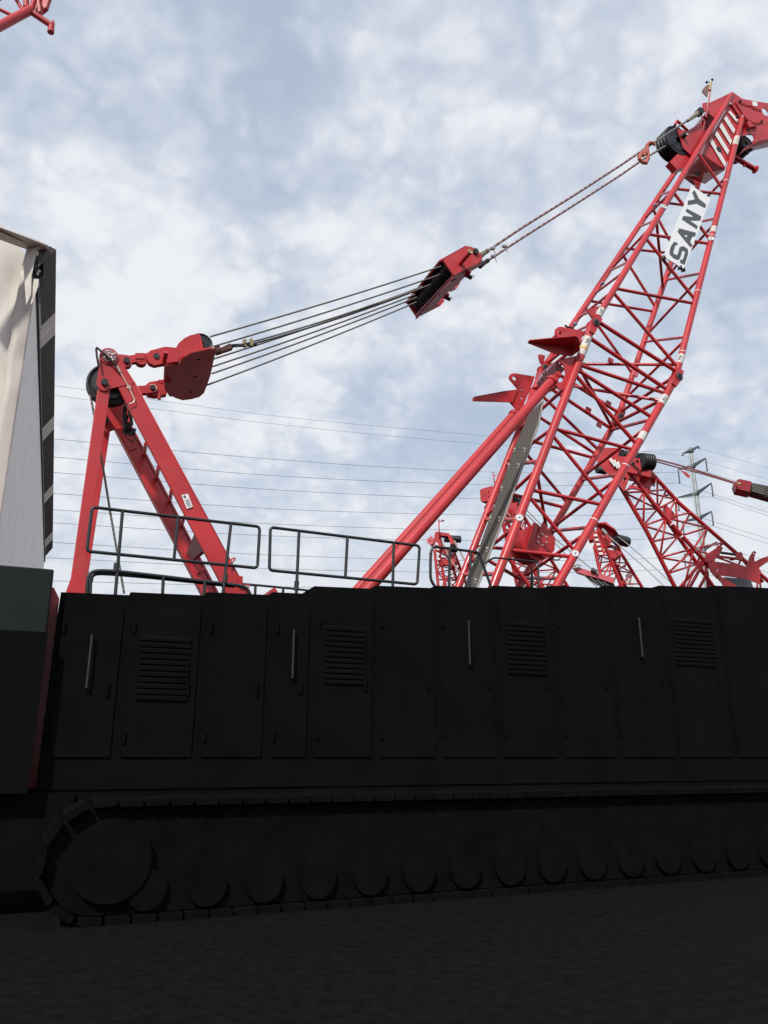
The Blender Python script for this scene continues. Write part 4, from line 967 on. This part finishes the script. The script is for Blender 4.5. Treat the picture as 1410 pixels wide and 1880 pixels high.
# black sheet for the shade inside the torn roof corner, with loose scraps
q = MB(); q.prism([at(*p_, 14.95) for p_ in ((68, 449), (80, 453), (80, 505), (71, 512), (57, 500))], dw * .5); q.build('dark_opening_sheet', RUB, shed)
q = MB()
for a, b in (((68, 470), (74, 478)), ((72, 480), (78, 476)), ((68, 486), (73, 500)), ((74, 462), (77, 474)), ((66, 492), (70, 505))): q.beam(at(*a, 14.85), at(*b, 14.8), dw, .05, .01)
q.build('loose_scrap', GALVD, shed)
q = MB(); q.path([at(*a, 14.9) for a in ((71, 512), (73, 560), (74.5, 604))], .018, 8); q.build('drip_pipe', GALVD, shed)
# roof: corrugated brown sheet; its underside shows along the eave
J0 = CG + V((0, 0, zc)); E0p = E0
across = (E0 - J0) - dw * (E0 - J0).dot(dw)
npc = int(endd / .17)
def roof_strip(t0, t1, mt_, nm):
    q_ = MB(); n_ = max(2, int((t1 - t0) / .085)); vs = []
    for i in range(n_ + 1):
        d_ = t0 + (t1 - t0) * i / n_; h = .022 * (1 if int(round(d_ / .085)) % 2 else -1)
        st_ = (E0 - J0).dot(dw)
        for (k, p) in enumerate((J0 - across * .12, J0 + across * 1.0)):
            vs.append(p + dw * (d_ + st_ ) + V((0, 0, h + (0 if k else 0))))
    m_ = len(vs)
    vs += [p + V((0, 0, .03)) for p in vs]
    fs = []
    for i in range(n_): fs += [[2 * i, 2 * i + 1, 2 * i + 3, 2 * i + 2], [m_ + 2 * i, m_ + 2 * i + 2, m_ + 2 * i + 3, m_ + 2 * i + 1], [2 * i + 1, m_ + 2 * i + 1, m_ + 2 * i + 3, 2 * i + 3]]
    q_.add(vs, fs); return q_.build(nm, mt_, shed)
Qw = hit(70, 454, CG, nw); Dq = (Qw - J0).dot(dw); st0 = (E0 - J0).dot(dw)
Jst = J0 + dw * st0 - across * .12
q_ = MB(); q_.prism([E0, Jst, at(70, 490, Jst.y - .1), at(72, 452, E0.y - .15), at(90, 452, E0.y - .1)], V((0, .02, .02))); q_.build('roof_corner_sheet', SOFF, shed)
q_ = MB(); q_.prism([J0 + V((0, 0, .12)) + dw * .3, J0 + V((0, 0, .12)) + dw * endd, J0 - nw * WL + V((0, 0, .12 + WL * SLP)) + dw * endd, J0 - nw * WL + V((0, 0, .12 + WL * SLP)) + dw * .3], V((0, 0, .03))); q_.build('roof_slope', SOFF, shed)
def tdist(y): p = hit(99.5, y, E0, nw); return (p - E0).dot(dw)
tp = [(588, 625), (763, 785), (877, 893), (957, 969)]; cur = 0
for a, b in tp:
    ta, tb = tdist(a), tdist(b); roof_strip(cur, ta, SOFF, 'roof_sheet'); roof_strip(ta, tb, TRANS, 'translucent_sheet'); cur = tb
roof_strip(cur, endd, SOFF, 'roof_sheet')
q = MB(); pj = J0 + nw * .03 - V((0, 0, .06)); q.beam(pj, pj + dw * (endd + .4), V((0, 0, 1)), .05, .12); q.build('wall_head_trim', SOFF, shed)

# ------------------------------------------------------------------ cranes standing behind
def bg_crane(name, label, base_xy, yaw, pt=RED):
    e_ = empty(name, V((base_xy[0], base_xy[1], 0)), label, 'crane', 'red lattice boom cranes parked behind the nearest one')
    return e_
def bg_body(root, c, yaw, wid=3.0, ln=9.0):
    dx, dy = V((math.cos(yaw), math.sin(yaw), 0)), V((-math.sin(yaw), math.cos(yaw), 0)); c = V((c[0], c[1], 0))
    f = lambda s_, l_, z_: c + dx * s_ + dy * l_ + V((0, 0, z_))
    q_ = MB(); q_.box(f(-1.2, 0, 2.15), dx * ln * .45, dy * wid * .5, V((0, 0, .75))); q_.box(f(-ln * .5, 0, 2.4), dx * .8, dy * wid * .55, V((0, 0, .9))); q_.build('machine_house', RED2, root)
    q_ = MB(); q_.box(f(2.2, wid * .5 + .1, 2.5), dx * .9, dy * .5, V((0, 0, .9))); q_.build('operator_cab', DARK, root)
    q_ = MB(); q_.box(f(0, 0, .95), dx * 1.6, dy * 1.4, V((0, 0, .35))); q_.build('car_body', RED2, root)
    crawler(-2.4, -1.7, -3.6, 3.6, root, BLACK, f); crawler(1.7, 2.4, -3.6, 3.6, root, BLACK, f)
def lattice(root, chords, npan, rc, rb, label, pt=RED, faces=((0, 1), (1, 2), (2, 3), (3, 0)), flip=()):
    """chords: 4 corner poly-lines of 3-D points (equal lengths), ordered round the section"""
    def ptc(ch, t):
        n_ = len(ch) - 1; i = min(int(t * n_), n_ - 1); return ch[i].lerp(ch[i + 1], t * n_ - i)
    q_ = MB()
    for fi, (a, b) in enumerate(faces):
        for k in range(npan):
            t0, t1 = k / npan, (k + 1) / npan
            A, B = (a, b) if (k + fi) % 2 else (b, a)
            q_.tube(ptc(chords[A], t0), ptc(chords[B], t1), rb, 7)
            if k % 2 == 0: q_.tube(ptc(chords[A], t0), ptc(chords[B], t0), rb, 7)
    o = q_.build('boom_lattice', pt, root, label)
    for ch in chords: MB().path(ch, rc, 12).build('chord', pt, o)
    return o
AX = V((.30, .954, 0))
def bplate(par, pts, Y, th=.12, m_=None, nm='head_plate', holes=()):
    q_ = MB(); hs_ = []
    for hx, hy, hr in holes:
        p = at(hx, hy, Y); hs_.append([at(hx + hr * math.cos(k * math.pi / 6), hy + hr * math.sin(k * math.pi / 6), Y) for k in range(12)])
    q_.prism([at(x, y, Y) for x, y in pts], AX * th, hs_); return q_.build(nm, m_ or RED, par)
def bsheave(par, x, y, r, Y, n=5, w_=.9, ax=AX):
    P = at(x, y, Y); sheaves(par, P, r * mpp(P), 0, w_, n, V(ax).normalized())
def to_ground(ch, zt=2.2):
    a, b = ch[-2], ch[-1]
    if b.z > zt:
        k = (b.z - zt) / max(.01, a.z - b.z); ch.append(b + (b - a) * k)
    return ch

# crane just behind the boom, leaning left, at the right side
B1 = bg_crane('crawler_crane', 'red lattice boom crane leaning left behind the nearest boom, at the right edge', (at(1500, 1200, 27).x, 27), 0)
c_a = to_ground([at(1128, 874, 23), at(1187, 975, 23.6), at(1236, 1072, 24.2)]); c_b = to_ground([at(1148, 858, 23), at(1206, 932, 23.5), at(1290, 1026, 24.2)])
c_c = to_ground([at(1190, 862, 24.4), at(1246, 923, 25), at(1350, 1014, 26)]); c_d = to_ground([at(1168, 884, 24.4), at(1233, 968, 25), at(1292, 1052, 26)])
ltc = lattice(B1, [c_a, c_b, c_c, c_d], 10, .068, .034, 'lattice boom of the crane leaning left')
bplate(ltc, [(1128, 838), (1150, 838), (1160, 862), (1146, 902), (1132, 884), (1106, 860)], 22.9, .1, nm='head_plate', holes=((1147.5, 879.5, 3.6),))
bplate(ltc, [(1150, 838), (1175, 842), (1177, 862), (1168, 870), (1152, 866)], 22.8, .15, nm='head_plate')
bplate(ltc, [(1104, 822), (1140, 822), (1150, 845), (1128, 862), (1100, 862), (1096, 845)], 24.2, .15, nm='head_plate')
bplate(ltc, [(1155, 866), (1196, 860), (1203, 877), (1176, 872)], 23.6, .9, nm='floor_plate')
bplate(ltc, [(1161, 872), (1176, 874), (1196, 884), (1194, 898), (1186, 908), (1174, 892), (1158, 878)], 23.6, .1, nm='gusset')
bplate(ltc, [(1146, 902), (1158, 890), (1168, 892), (1178, 900), (1160, 896)], 22.95, .1, nm='gusset')
for k in range(3): bplate(ltc, [(1118 + 7 * k, 843 + 3 * k), (1122 + 7 * k, 840 + 3 * k), (1131 + 5 * k, 853 + 4 * k), (1128 + 5 * k, 857 + 4 * k)], 22.8, .03, WHITE, 'white_stripe')
bsheave(ltc, 1176, 847, 16, 23.2, 5, .42, (.95, .3, .0)); bsheave(ltc, 1141, 834, 9, 23.6, 4, .8, (.9, .4, 0)); bsheave(ltc, 1096, 862, 7, 24, 4, .35, (.9, .4, 0))
bplate(ltc, [(1172, 868), (1196, 862), (1194, 876), (1176, 872)], 23.2, .3, nm='sheave_guard')
for x, y in ((1163, 850), (1170, 846), (1171, 861), (1161, 852), (1166, 857)): MB().tube(at(x, y, 22.75), at(x, y, 22.9), .04, 8).build('bolt_head', STEEL, ltc)
q = MB(); q.path([at(1200, 842, 24), at(1240, 852, 24.6), at(1290, 867, 25), at(1346, 885, 25.6)], .03, 8); q.path([at(1196, 845, 24), at(1240, 857, 24.6), at(1290, 870, 25), at(1346, 887, 25.6)], .025, 8); q.build('pendant_rope', mat('red_grey_rope', (.35, .14, .14), .6), B1)
q = MB(); q.prism([at(*a, 25.6) for a in ((1249, 863), (1258, 866), (1266, 872), (1267, 878), (1262, 876), (1255, 869))], AX * .02); q.build('hanging_strap', RED, B1)
bk_ = bplate(B1, [(1347, 886), (1357, 879), (1380, 884), (1377, 903), (1360, 899), (1351, 897)], 25.6, .7, nm='pulley_block', m_=mat('dark_red_paint', (.30, .02, .03), .5))
q = MB(); q.prism([at(*a, 25.8) for a in ((1380, 886), (1440, 898), (1440, 922), (1377, 904))], AX * .5); q.build('black_sheave_box', SHV, bk_)
q = MB()
for k in range(6): q.tube(at(1380, 888 + 2.6 * k, 25.7), at(1450, 901 + 4 * k, 25.9), .02, 6)
q.build('rope_strand', ROPE, bk_)
q = MB(); q.tube(at(1352, 886, 25.5), at(1360, 889, 25.3), .035, 8); q.build('handle_tube', GOLD, bk_); MB().ball(at(1370, 904, 25.7), .07, 8).build('shackle', RUB, bk_)
bplate(ltc, [(1215, 929), (1222, 925), (1242, 946), (1236, 952), (1225, 945)], 24.6, .3, nm='walkway_box')
q = MB(); q.tube(at(1222, 910, 25), at(1229, 908, 25), .03, 8); q.tube(at(1221, 909, 25), at(1222, 911, 25), .07, 8); q.build('lamp_bracket', GALVD, ltc)
# its foot section with brackets
Yj = 24.0
bplate(ltc, [(1325, 1003), (1327, 1006), (1315.6, 1021), (1311, 1027), (1304, 1034), (1294, 1030), (1296, 1018), (1312, 1008)], Yj, .5, nm='channel_bracket', m_=RED2)
bplate(ltc, [(1300, 1035), (1311, 1027), (1319, 1039), (1315, 1054), (1316, 1062), (1304, 1048)], Yj, .1, nm='gusset')
bplate(ltc, [(1314, 1031), (1360, 1037), (1372, 1041), (1398, 1072), (1379, 1066), (1350, 1059), (1316, 1055), (1319, 1039)], Yj + .4, .1, nm='cover_plate')
o = bplate(ltc, [(1328, 1059), (1366, 1062.5), (1379, 1066), (1384, 1082), (1350, 1080)], Yj + .35, .05, GALVD, nm='walkway_grating')
bplate(ltc, [(1318, 1055.5), (1350, 1073), (1352, 1090), (1332, 1085)], Yj + .1, .1, nm='gusset')
bplate(ltc, [(1373, 1034.5), (1375, 1024), (1381, 1013.5), (1385, 1011), (1388.5, 1014), (1384.6, 1023.5), (1386, 1030.6), (1398, 1050), (1395, 1057), (1396, 1068), (1388, 1062), (1369, 1037)], Yj + .9, .1, nm='lug_plate', holes=((1384.4, 1015.5, 1.6),))
bplate(ltc, [(1386, 1031), (1397.5, 1025), (1410, 1021), (1440, 1012), (1440, 1020), (1410, 1031), (1400.6, 1037), (1394, 1042)], Yj + 1.0, .1, nm='channel_bracket')
MB().tube(at(1319, 1014, Yj + .9), at(1352, 1018.5, Yj + 1.2), .045, 12).build('damper_rod', BLACK, ltc); MB().tube(at(1314, 1021, Yj + .9), at(1363, 1027, Yj + 1.3), .04, 10).build('cross_tube', RED2, ltc)
bplate(ltc, [(1350, 1015), (1361, 1013), (1364, 1018), (1364, 1029), (1352, 1026)], Yj + 1.1, .15, nm='joint_lug')
q = MB(); q.tube(at(1363, 1026, Yj + 1.2), at(1400, 1068, Yj + 1.5), .06, 12); q.tube(at(1340, 1028, Yj + 1.2), at(1352, 1026, Yj + 1.2), .03, 8); q.tube(at(1356, 1036, Yj + 1.3), at(1360, 1028, Yj + 1.3), .03, 8); q.build('foot_chord', RED, ltc)
q = MB()
for a, b in (((1292, 1027), (1225, 1106)), ((1292, 1032), (1250, 1108)), ((1296, 1040), (1303, 1100)), ((1300, 1050), (1268, 1108)), ((1306, 1046), (1345, 1090))): q.tube(at(*a, 24.2), at(*b, 24.6), .05, 8)
q.build('foot_brace', RED2, ltc)
for (x, y) in ((1289, 1011), (1232, 962), (1250, 985), (1213, 936), (1279, 1008)): MB().tube(at(x, y, 23.6), at(x + 1.5, y + 1.5, 23.6), .075, 10).build('white_ring', WHITE, ltc)
bg_body(B1, (at(1500, 1200, 27).x, 27), R(170))

# crane with a striped head behind the boom foot
def small_crane(label, chs, head, yaw, bx, by, npan=9, rc=.075, rb=.035, extra=None):
    e_ = bg_crane('crawler_crane', label, (bx, by), yaw)
    lt = lattice(e_, [to_ground([at(*p_) for p_ in c]) for c in chs], npan, rc, rb, None)
    for kind, *a in head:
        if kind == 'p': bplate(lt, a[0], a[1], *a[2:3], **(a[3] if len(a) > 3 else {}))
        elif kind == 's': bsheave(lt, *a)
        elif kind == 't': MB().path([at(*p_) for p_ in a[0]], a[1], 8).build(a[2], a[3] if len(a) > 3 else RED, lt)
        elif kind == 'b': MB().ball(at(*a[0]), a[1], 8).build(a[2], a[3], lt)
    bg_body(e_, (bx, by), yaw); return e_, lt
B2, lt2 = small_crane('small red lattice crane with white-striped head, just right of the nearest boom foot',
  [[(1091, 1003, 34), (1106, 1072, 34)], [(1097, 970, 34), (1114, 1011, 34.2), (1139, 1072, 34.6)], [(1133, 1000, 35.2), (1140, 1015, 35.4), (1175, 1072, 36)], [(1124, 1020, 35.2), (1129, 1035, 35.4), (1146, 1072, 36)]],
  [('p', [(1089, 979), (1097, 975), (1110, 1012), (1112, 1020), (1098, 1020), (1092, 1004)], 33.8, .08),
   ('p', [(1098, 960), (1112, 962), (1130, 974), (1136, 985), (1132, 995), (1119, 996), (1106, 982), (1100, 976)], 34.4, .1, {'holes': ((1109, 971, 4),)}),
   ('p', [(1092, 960), (1112, 958), (1130, 972), (1135, 980), (1131, 974), (1111, 962)], 34.0, .8),
   ('p', [(1080, 972), (1088, 966), (1093, 975), (1089, 990), (1081, 992)], 34.6, .6),
   ('p', [(1104, 983), (1118, 992), (1122, 1001), (1110, 1003), (1105, 995)], 34.2, .5),
   ('p', [(1113, 1008), (1140, 1012), (1139, 1018), (1128, 1026), (1116, 1020)], 34.3, .6),
   ('s', 1131, 990, 10, 34.2, 4, .8, (.8, .6, 0)), ('s', 1110, 972, 5, 34.6, 3, .5, (.9, .3, 0)),
   ('t', [(1097, 968, 34), (1095, 955, 34)], .02, 'sensor_pole'), ('t', [(1070, 998, 34), (1080, 984, 34)], .03, 'stop_arm'), ('b', (1147, 1040, 36), .0 + .06, 'lamp', GALVD)], R(160), at(1190, 1200, 37).x, 38)
for k in range(5): bplate(lt2, [(1089.5 + k * 2.4, 981 + k * 8.4), (1095 + k * 2.6, 980 + k * 8.4), (1097.5 + k * 2.6, 984 + k * 8.4), (1091 + k * 2.4, 985 + k * 8.4)], 33.72, .03, WHITE, 'white_stripe')
q = MB(); q.path([at(1107, 973, 33.9), at(1120, 987, 34), at(1175, 1034, 33), at(1240, 1096, 32)], .024, 8); q.path([at(1134, 985, 34), at(1150, 997, 34), at(1200, 1040, 33), at(1250, 1086, 32)], .024, 8); q.build('pendant_rope', ROPEL, B2)
MB().tube(at(1107, 973, 33.8), at(1113, 980, 33.8), .07, 10).build('rope_socket', GALV, lt2)
sgn = bplate(lt2, [(1148, 1056), (1156, 1050), (1164, 1070), (1160, 1078), (1150, 1070)], 35.6, .04, WHITE, 'lettered_board')
# crane half hidden by the grating
B4, lt4 = small_crane('red lattice crane whose head peeps out left of the grating on the nearest boom',
  [[(921, 950, 31), (935, 1010, 31.3), (949, 1072, 31.6)], [(936, 935, 31), (962, 1000, 31.4), (990, 1072, 31.8)], [(955, 938, 32), (985, 985, 32.4), (1041, 1075, 33)], [(932, 960, 32), (975, 1030, 32.5), (1000, 1085, 33)]],
  [('p', [(881, 900), (885, 897), (903, 892), (912, 897), (910, 914), (900, 918), (888, 921), (882, 918)], 31, .3, {'holes': ((890, 908, 1.2), (897, 904, 1.4), (897, 912, 1.4))}),
   ('p', [(905, 893), (930, 890), (942, 905), (940, 925), (915, 930), (904, 915)], 31.3, .3), ('p', [(934, 925), (950, 922), (948, 942), (938, 945), (930, 935)], 31.2, .6),
   ('s', 945, 918, 9, 31.4, 4, .7, (.8, .6, 0)), ('t', [(909, 892, 31), (905, 868, 31)], .025, 'sensor_pole'), ('t', [(907, 874, 31), (915, 871, 31), (914, 876, 31)], .02, 'wind_vane'), ('t', [(889, 933, 31.5), (896, 922, 31.5)], .03, 'stop_arm')], R(160), at(1060, 1200, 35).x, 35)
q = MB(); q.path([at(940, 926, 31.2), at(966, 944, 31.5), at(1000, 976, 31.6), at(1056, 1037, 31.8)], .022, 8); q.path([at(952, 922, 31.3), at(975, 945, 31.5), at(1020, 990, 31.6), at(1088, 1046, 31.8)], .022, 8); q.build('pendant_rope', ROPEL, B4)
pb = bplate(B4, [(1050, 1041), (1053, 1038), (1060, 1041), (1090, 1050), (1128, 1061), (1126, 1071), (1100, 1062), (1070, 1054), (1058, 1050)], 31.8, .35, m_=REDPINK, nm='pulley_block')
q = MB(); q.prism([at(*a, 31.9) for a in ((1070, 1054), (1128, 1072), (1126, 1080), (1095, 1072))], AX * .3); q.build('black_sheave_box', SHV, pb)
q = MB()
for k in range(4): q.tube(at(1072 + 12 * k, 1056 + 4 * k, 31.8), at(1100 + 12 * k, 1082 + 4 * k, 31.6), .018, 6)
q.build('rope_strand', ROPE, pb)
MB().path([at(1048, 1040, 31.7), at(1053, 1039, 31.7), at(1060, 1036, 31.7), at(1066, 1039, 31.7), at(1056, 1043, 31.7), at(1049, 1042, 31.7)], .04, 8).build('rope_socket', GALV, pb)
MB().tube(at(1086, 1045, 31.7), at(1096, 1050, 31.7), .09, 12).build('rope_socket', GALVD, pb)
# crane head above the short handrail
B3, lt3 = small_crane('red lattice boom crane behind the bent handrail, thin wind gauge pole on its head',
  [[(798, 1010, 40), (804, 1071, 40)], [(805, 1005, 40), (817, 1071, 40.2)], [(832, 1008, 41), (852, 1062, 41.5)], [(827, 1025, 41), (840, 1071, 41.5)]],
  [('p', [(797, 985), (799, 977), (806, 978), (810, 1000), (806, 1016), (798, 1013)], 39.8, .4),
   ('p', [(799, 977), (802, 976), (824, 979), (834, 994), (834, 1002), (828, 1001), (822, 984), (806, 983)], 40, .5),
   ('p', [(783.5, 995), (785, 988), (792, 984), (797, 989), (795, 998), (790, 1001)], 40, .25, {'m_': REDPINK, 'holes': ((789.5, 992.5, 1.3),)}),
   ('p', [(806, 996), (812, 995), (816, 1006), (830, 1003), (829, 1016), (820, 1020), (808, 1012)], 40.1, .3),
   ('p', [(800, 1022), (828, 1028), (838, 1028), (832, 1038), (806, 1036)], 40.2, .4),
   ('p', [(830, 1017), (836, 1020), (832, 1030), (822, 1026)], 40.3, .3),
   ('s', 816, 989, 7, 40.3, 4, .9, (1, .15, 0)), ('s', 827, 1006, 8.5, 40.1, 5, .35, (1, .1, 0)),
   ('t', [(807, 990, 39.8), (805.5, 955, 39.8)], .032, 'sensor_pole'), ('t', [(805.5, 958, 39.8), (814, 957.5, 39.8)], .02, 'wind_gauge_arm'), ('t', [(796, 998, 40.1), (790, 1014, 40.1), (788, 1018, 40.1)], .035, 'stop_arm')], R(100), at(830, 1200, 42).x, 43)
for (x, y) in ((811, 955.5), (814.5, 955.5), (805.5, 955)): MB().ball(at(x, y, 39.8), .045, 8).build('wind_cup', RUB, lt3)
for k in range(4): bplate(lt3, [(799 + k * .8, 996 + 9 * k), (804 + k, 997 + 9 * k), (805 + k, 1001 + 9 * k), (799.5 + k * .8, 1000 + 9 * k)], 39.7, .03, WHITE, 'white_stripe')
q = MB(); q.path([at(834, 993, 40), at(840, 1005, 39.8), at(846, 1014, 39.6), at(850, 1024, 39.4), at(857, 1032, 39.2)], .05, 8); q.path([at(812, 995, 39.8), at(822, 1018, 39.6), at(836, 1040, 39.4), at(850, 1062, 39)], .035, 8); q.build('hose', mat('grey_pink_hose', (.35, .26, .26), .6), B3)

# foreground jib end at the top left corner
jb = empty('crane_jib', at(40, 10, 9.5), 'end of a red tubular jib poking into the top left corner', 'jib')
q = MB(); q.tube(at(-60, 80, 9.0), at(56, 18, 9.6), 8.2 * mpp(at(50, 20, 9.5)), 20); a = q.build('main_tube', RED2, jb)
q = MB(); pe = at(95, 47, 9.7); q.tube(at(54, 20, 9.6), pe, 5.6 * mpp(pe), 18); ho = q.build('hook_arm', RED2, jb)
q = MB(); q.tube(at(93, 59.5, 9.7), at(95, 43, 9.7), 6 * mpp(pe), 18, 5.2 * mpp(pe)); q.path([at(98, 46, 9.7), at(99, 41, 9.7), at(97.8, 36, 9.7)], .012, 8, True, [.016, .012, .008]); q.build('hook_tip', RED2, ho)
q = MB(); q.tube(at(48, 14, 9.6), at(48, -40, 9.6), .045, 14); q.tube(at(44, 22, 9.6), at(20, -16, 9.6), .03, 12); q.tube(at(26, 30, 9.5), at(-20, 8, 9.4), .028, 12); q.tube(at(56, 22, 9.6), at(72, -30, 9.7), .04, 14); q.tube(at(-10, 4, 9.4), at(40, -30, 9.5), .03, 12); q.build('brace_tubes', RED2, jb)
q = MB(); q.prism([at(*k_, 9.75) for k_ in ((55, -20), (96, -20), (88, 2), (85, 12), (72, 22), (62, 14))], V((0, .08, 0))); q.prism([at(*k_, 9.6) for k_ in ((66, -10), (70, -10), (74, 18), (70, 22))], V((0, .1, 0))); q.build('gusset', RED2, jb)
q = MB(); q.tube(at(-900, 530, 6.4), at(-60, 80, 9.0), .056, 16); q.tube(at(48, -40, 9.6), at(48, -500, 9.8), .045, 12); q.build('support_tube', RED2, jb)

# ------------------------------------------------------------------ pylon and overhead wires
PY = 130.0
base_p = at(1268, 824, PY); PX = base_p.x; ptop = base_p.z
py = empty('transmission_pylon', V((PX, PY, 0)), 'tall pale tubular pylon with five crossarms behind the leaning crane at right', 'pylon')
MB().tube(V((PX, PY, 0)), V((PX, PY, ptop + .3)), .78, 20, .24).build('pole', GALV, py)
q = MB()
for dx in (-.12, .12): q.tube(V((PX - .95 + dx, PY - .3, 5)), V((PX - .55 + dx, PY - .3, ptop - 1)), .035, 6)
for k in range(90): 
    z = 5 + k * (ptop - 6) / 90; t = (z - 5) / (ptop - 6); q.tube(V((PX - 1.07 + .4 * t, PY - .3, z)), V((PX - .83 + .4 * t, PY - .3, z)), .02, 5)
q.build('ladder', GALV, py)
arms = [((1253, 833), (1283, 819), (1267.5, 824.5), 3, 4), ((1245, 862), (1295.5, 841), (1270, 853), 25, 24), ((1244, 913.5), (1306, 887), (1272, 903.5), 24, 24), ((1253, 958), (1306.5, 939), (1278, 948), 28, 25), ((1256, 1018), (1316.5, 995), (1286, 1006), 25, 24)]
for (lx, ly), (rx, ry), (mx_, my), il, ir in arms:
    zt = at(mx_, my, PY).z
    Yl = (zt - CAMH) / (ray(lx, ly).z / ray(lx, ly).y); Yr = (zt - CAMH) / (ray(rx, ry).z / ray(rx, ry).y)
    a, b = at(lx, ly, Yl), at(rx, ry, Yr); c = V((PX, PY, zt - .6))
    q = MB()
    for e_ in (a, b):
        u = (e_ - c).normalized(); q.beam(c + V((0, 0, .3)), e_, V((0, 0, 1)), .3, .65, .12, .2)
    q.ball(c + V((0, 0, .2)), .5, 10); arm = q.build('crossarm', GALVD, py)
    for e_, il_ in ((a, il), (b, ir)):
        ln_ = il_ * mpp(e_); q = MB(); q.tube(e_, e_ - V((0, 0, ln_)), .07, 8)
        for k in range(int(ln_ / .22)): q.tube(e_ - V((0, 0, .3 + k * .2)), e_ - V((0, 0, .36 + k * .2)), .15, 8)
        q.ball(e_ - V((0, 0, ln_)), .2, 6); q.build('insulator', INSUL, arm)
wires = [
 [(101, 708, 90), (500, 763, 104), (850, 796.5, 118), (1253, 836, 131), (1410, 880, 150)],
 [(101, 726, 90), (500, 778, 104), (850, 812, 118), (1120, 829, 125), (1283, 823, 128), (1410, 859, 150)],
 [(101, 806, 90), (500, 843, 104), (850, 865, 118), (1100, 868.5, 125), (1296, 866, 129), (1355, 885, 138), (1410, 905, 150)],
 [(101, 839, 90), (500, 873, 104), (850, 889, 118), (1100, 891, 125), (1245, 887, 131), (1287, 900, 136), (1410, 941, 150)],
 [(101, 867.5, 90), (500, 899, 104), (850, 915, 118), (1100, 918, 125), (1307, 912, 129), (1410, 947, 150)],
 [(101, 906, 90), (500, 934, 104), (850, 945, 118), (1100, 946, 125), (1244, 937.5, 132), (1289, 951, 136), (1410, 989, 150)],
 [(101, 936, 90), (500, 962, 104), (850, 973, 118), (1100, 973, 125), (1307, 965, 129), (1410, 998, 150)],
 [(101, 960, 90), (500, 984, 104), (850, 992, 118), (1100, 992, 125), (1253, 987, 131), (1365, 1017, 140), (1410, 1030, 150)],
 [(101, 996, 90), (500, 1019, 104), (850, 1029, 118), (1100, 1028, 125), (1317, 1020, 129), (1400, 1048, 150)],
 [(101, 1024.5, 90), (500, 1044, 104), (850, 1051, 118), (1100, 1050, 125), (1256, 1044, 131), (1400, 1080, 150)],
 [(101, 1066.5, 90), (500, 1077, 104), (850, 1082, 118), (1100, 1083, 125), (1300, 1082, 131)]]
wn = ['highest', 'second', 'third', 'fourth', 'fifth', 'sixth', 'seventh', 'eighth', 'ninth', 'tenth', 'lowest']
def crs(p, t):   # Catmull-Rom through the points
    n_ = len(p) - 1; i = min(int(t * n_), n_ - 1); f = t * n_ - i
    a, b, c, d_ = p[max(i - 1, 0)], p[i], p[i + 1], p[min(i + 2, n_)]
    return .5 * ((2 * b) + (c - a) * f + (2 * a - 5 * b + 4 * c - d_) * f * f + (3 * b - a - 3 * c + d_) * f ** 3)
for k, wv in enumerate(wires):
    P = [at(*p_) for p_ in wv]; P = [P[0] + (P[0] - P[1]) * .9] + P + [P[-1] + (P[-1] - P[-2]) * 1.2]
    gi = 4 if k == 1 else 3
    nl = max(i for i, w_ in enumerate(wv) if w_[2] <= 133)
    pts = [P[0].lerp(P[1], t) for t in (0, .5)] + [crs(P[1:nl + 2], t / 24) for t in range(25)] + P[nl + 2:]
    tag(MB().path(pts, .02 if k < 2 else .029, 6).build('overhead_wire', WIRE), '%s overhead power wire crossing the sky behind the cranes' % wn[k], 'wire', 'overhead power wires')
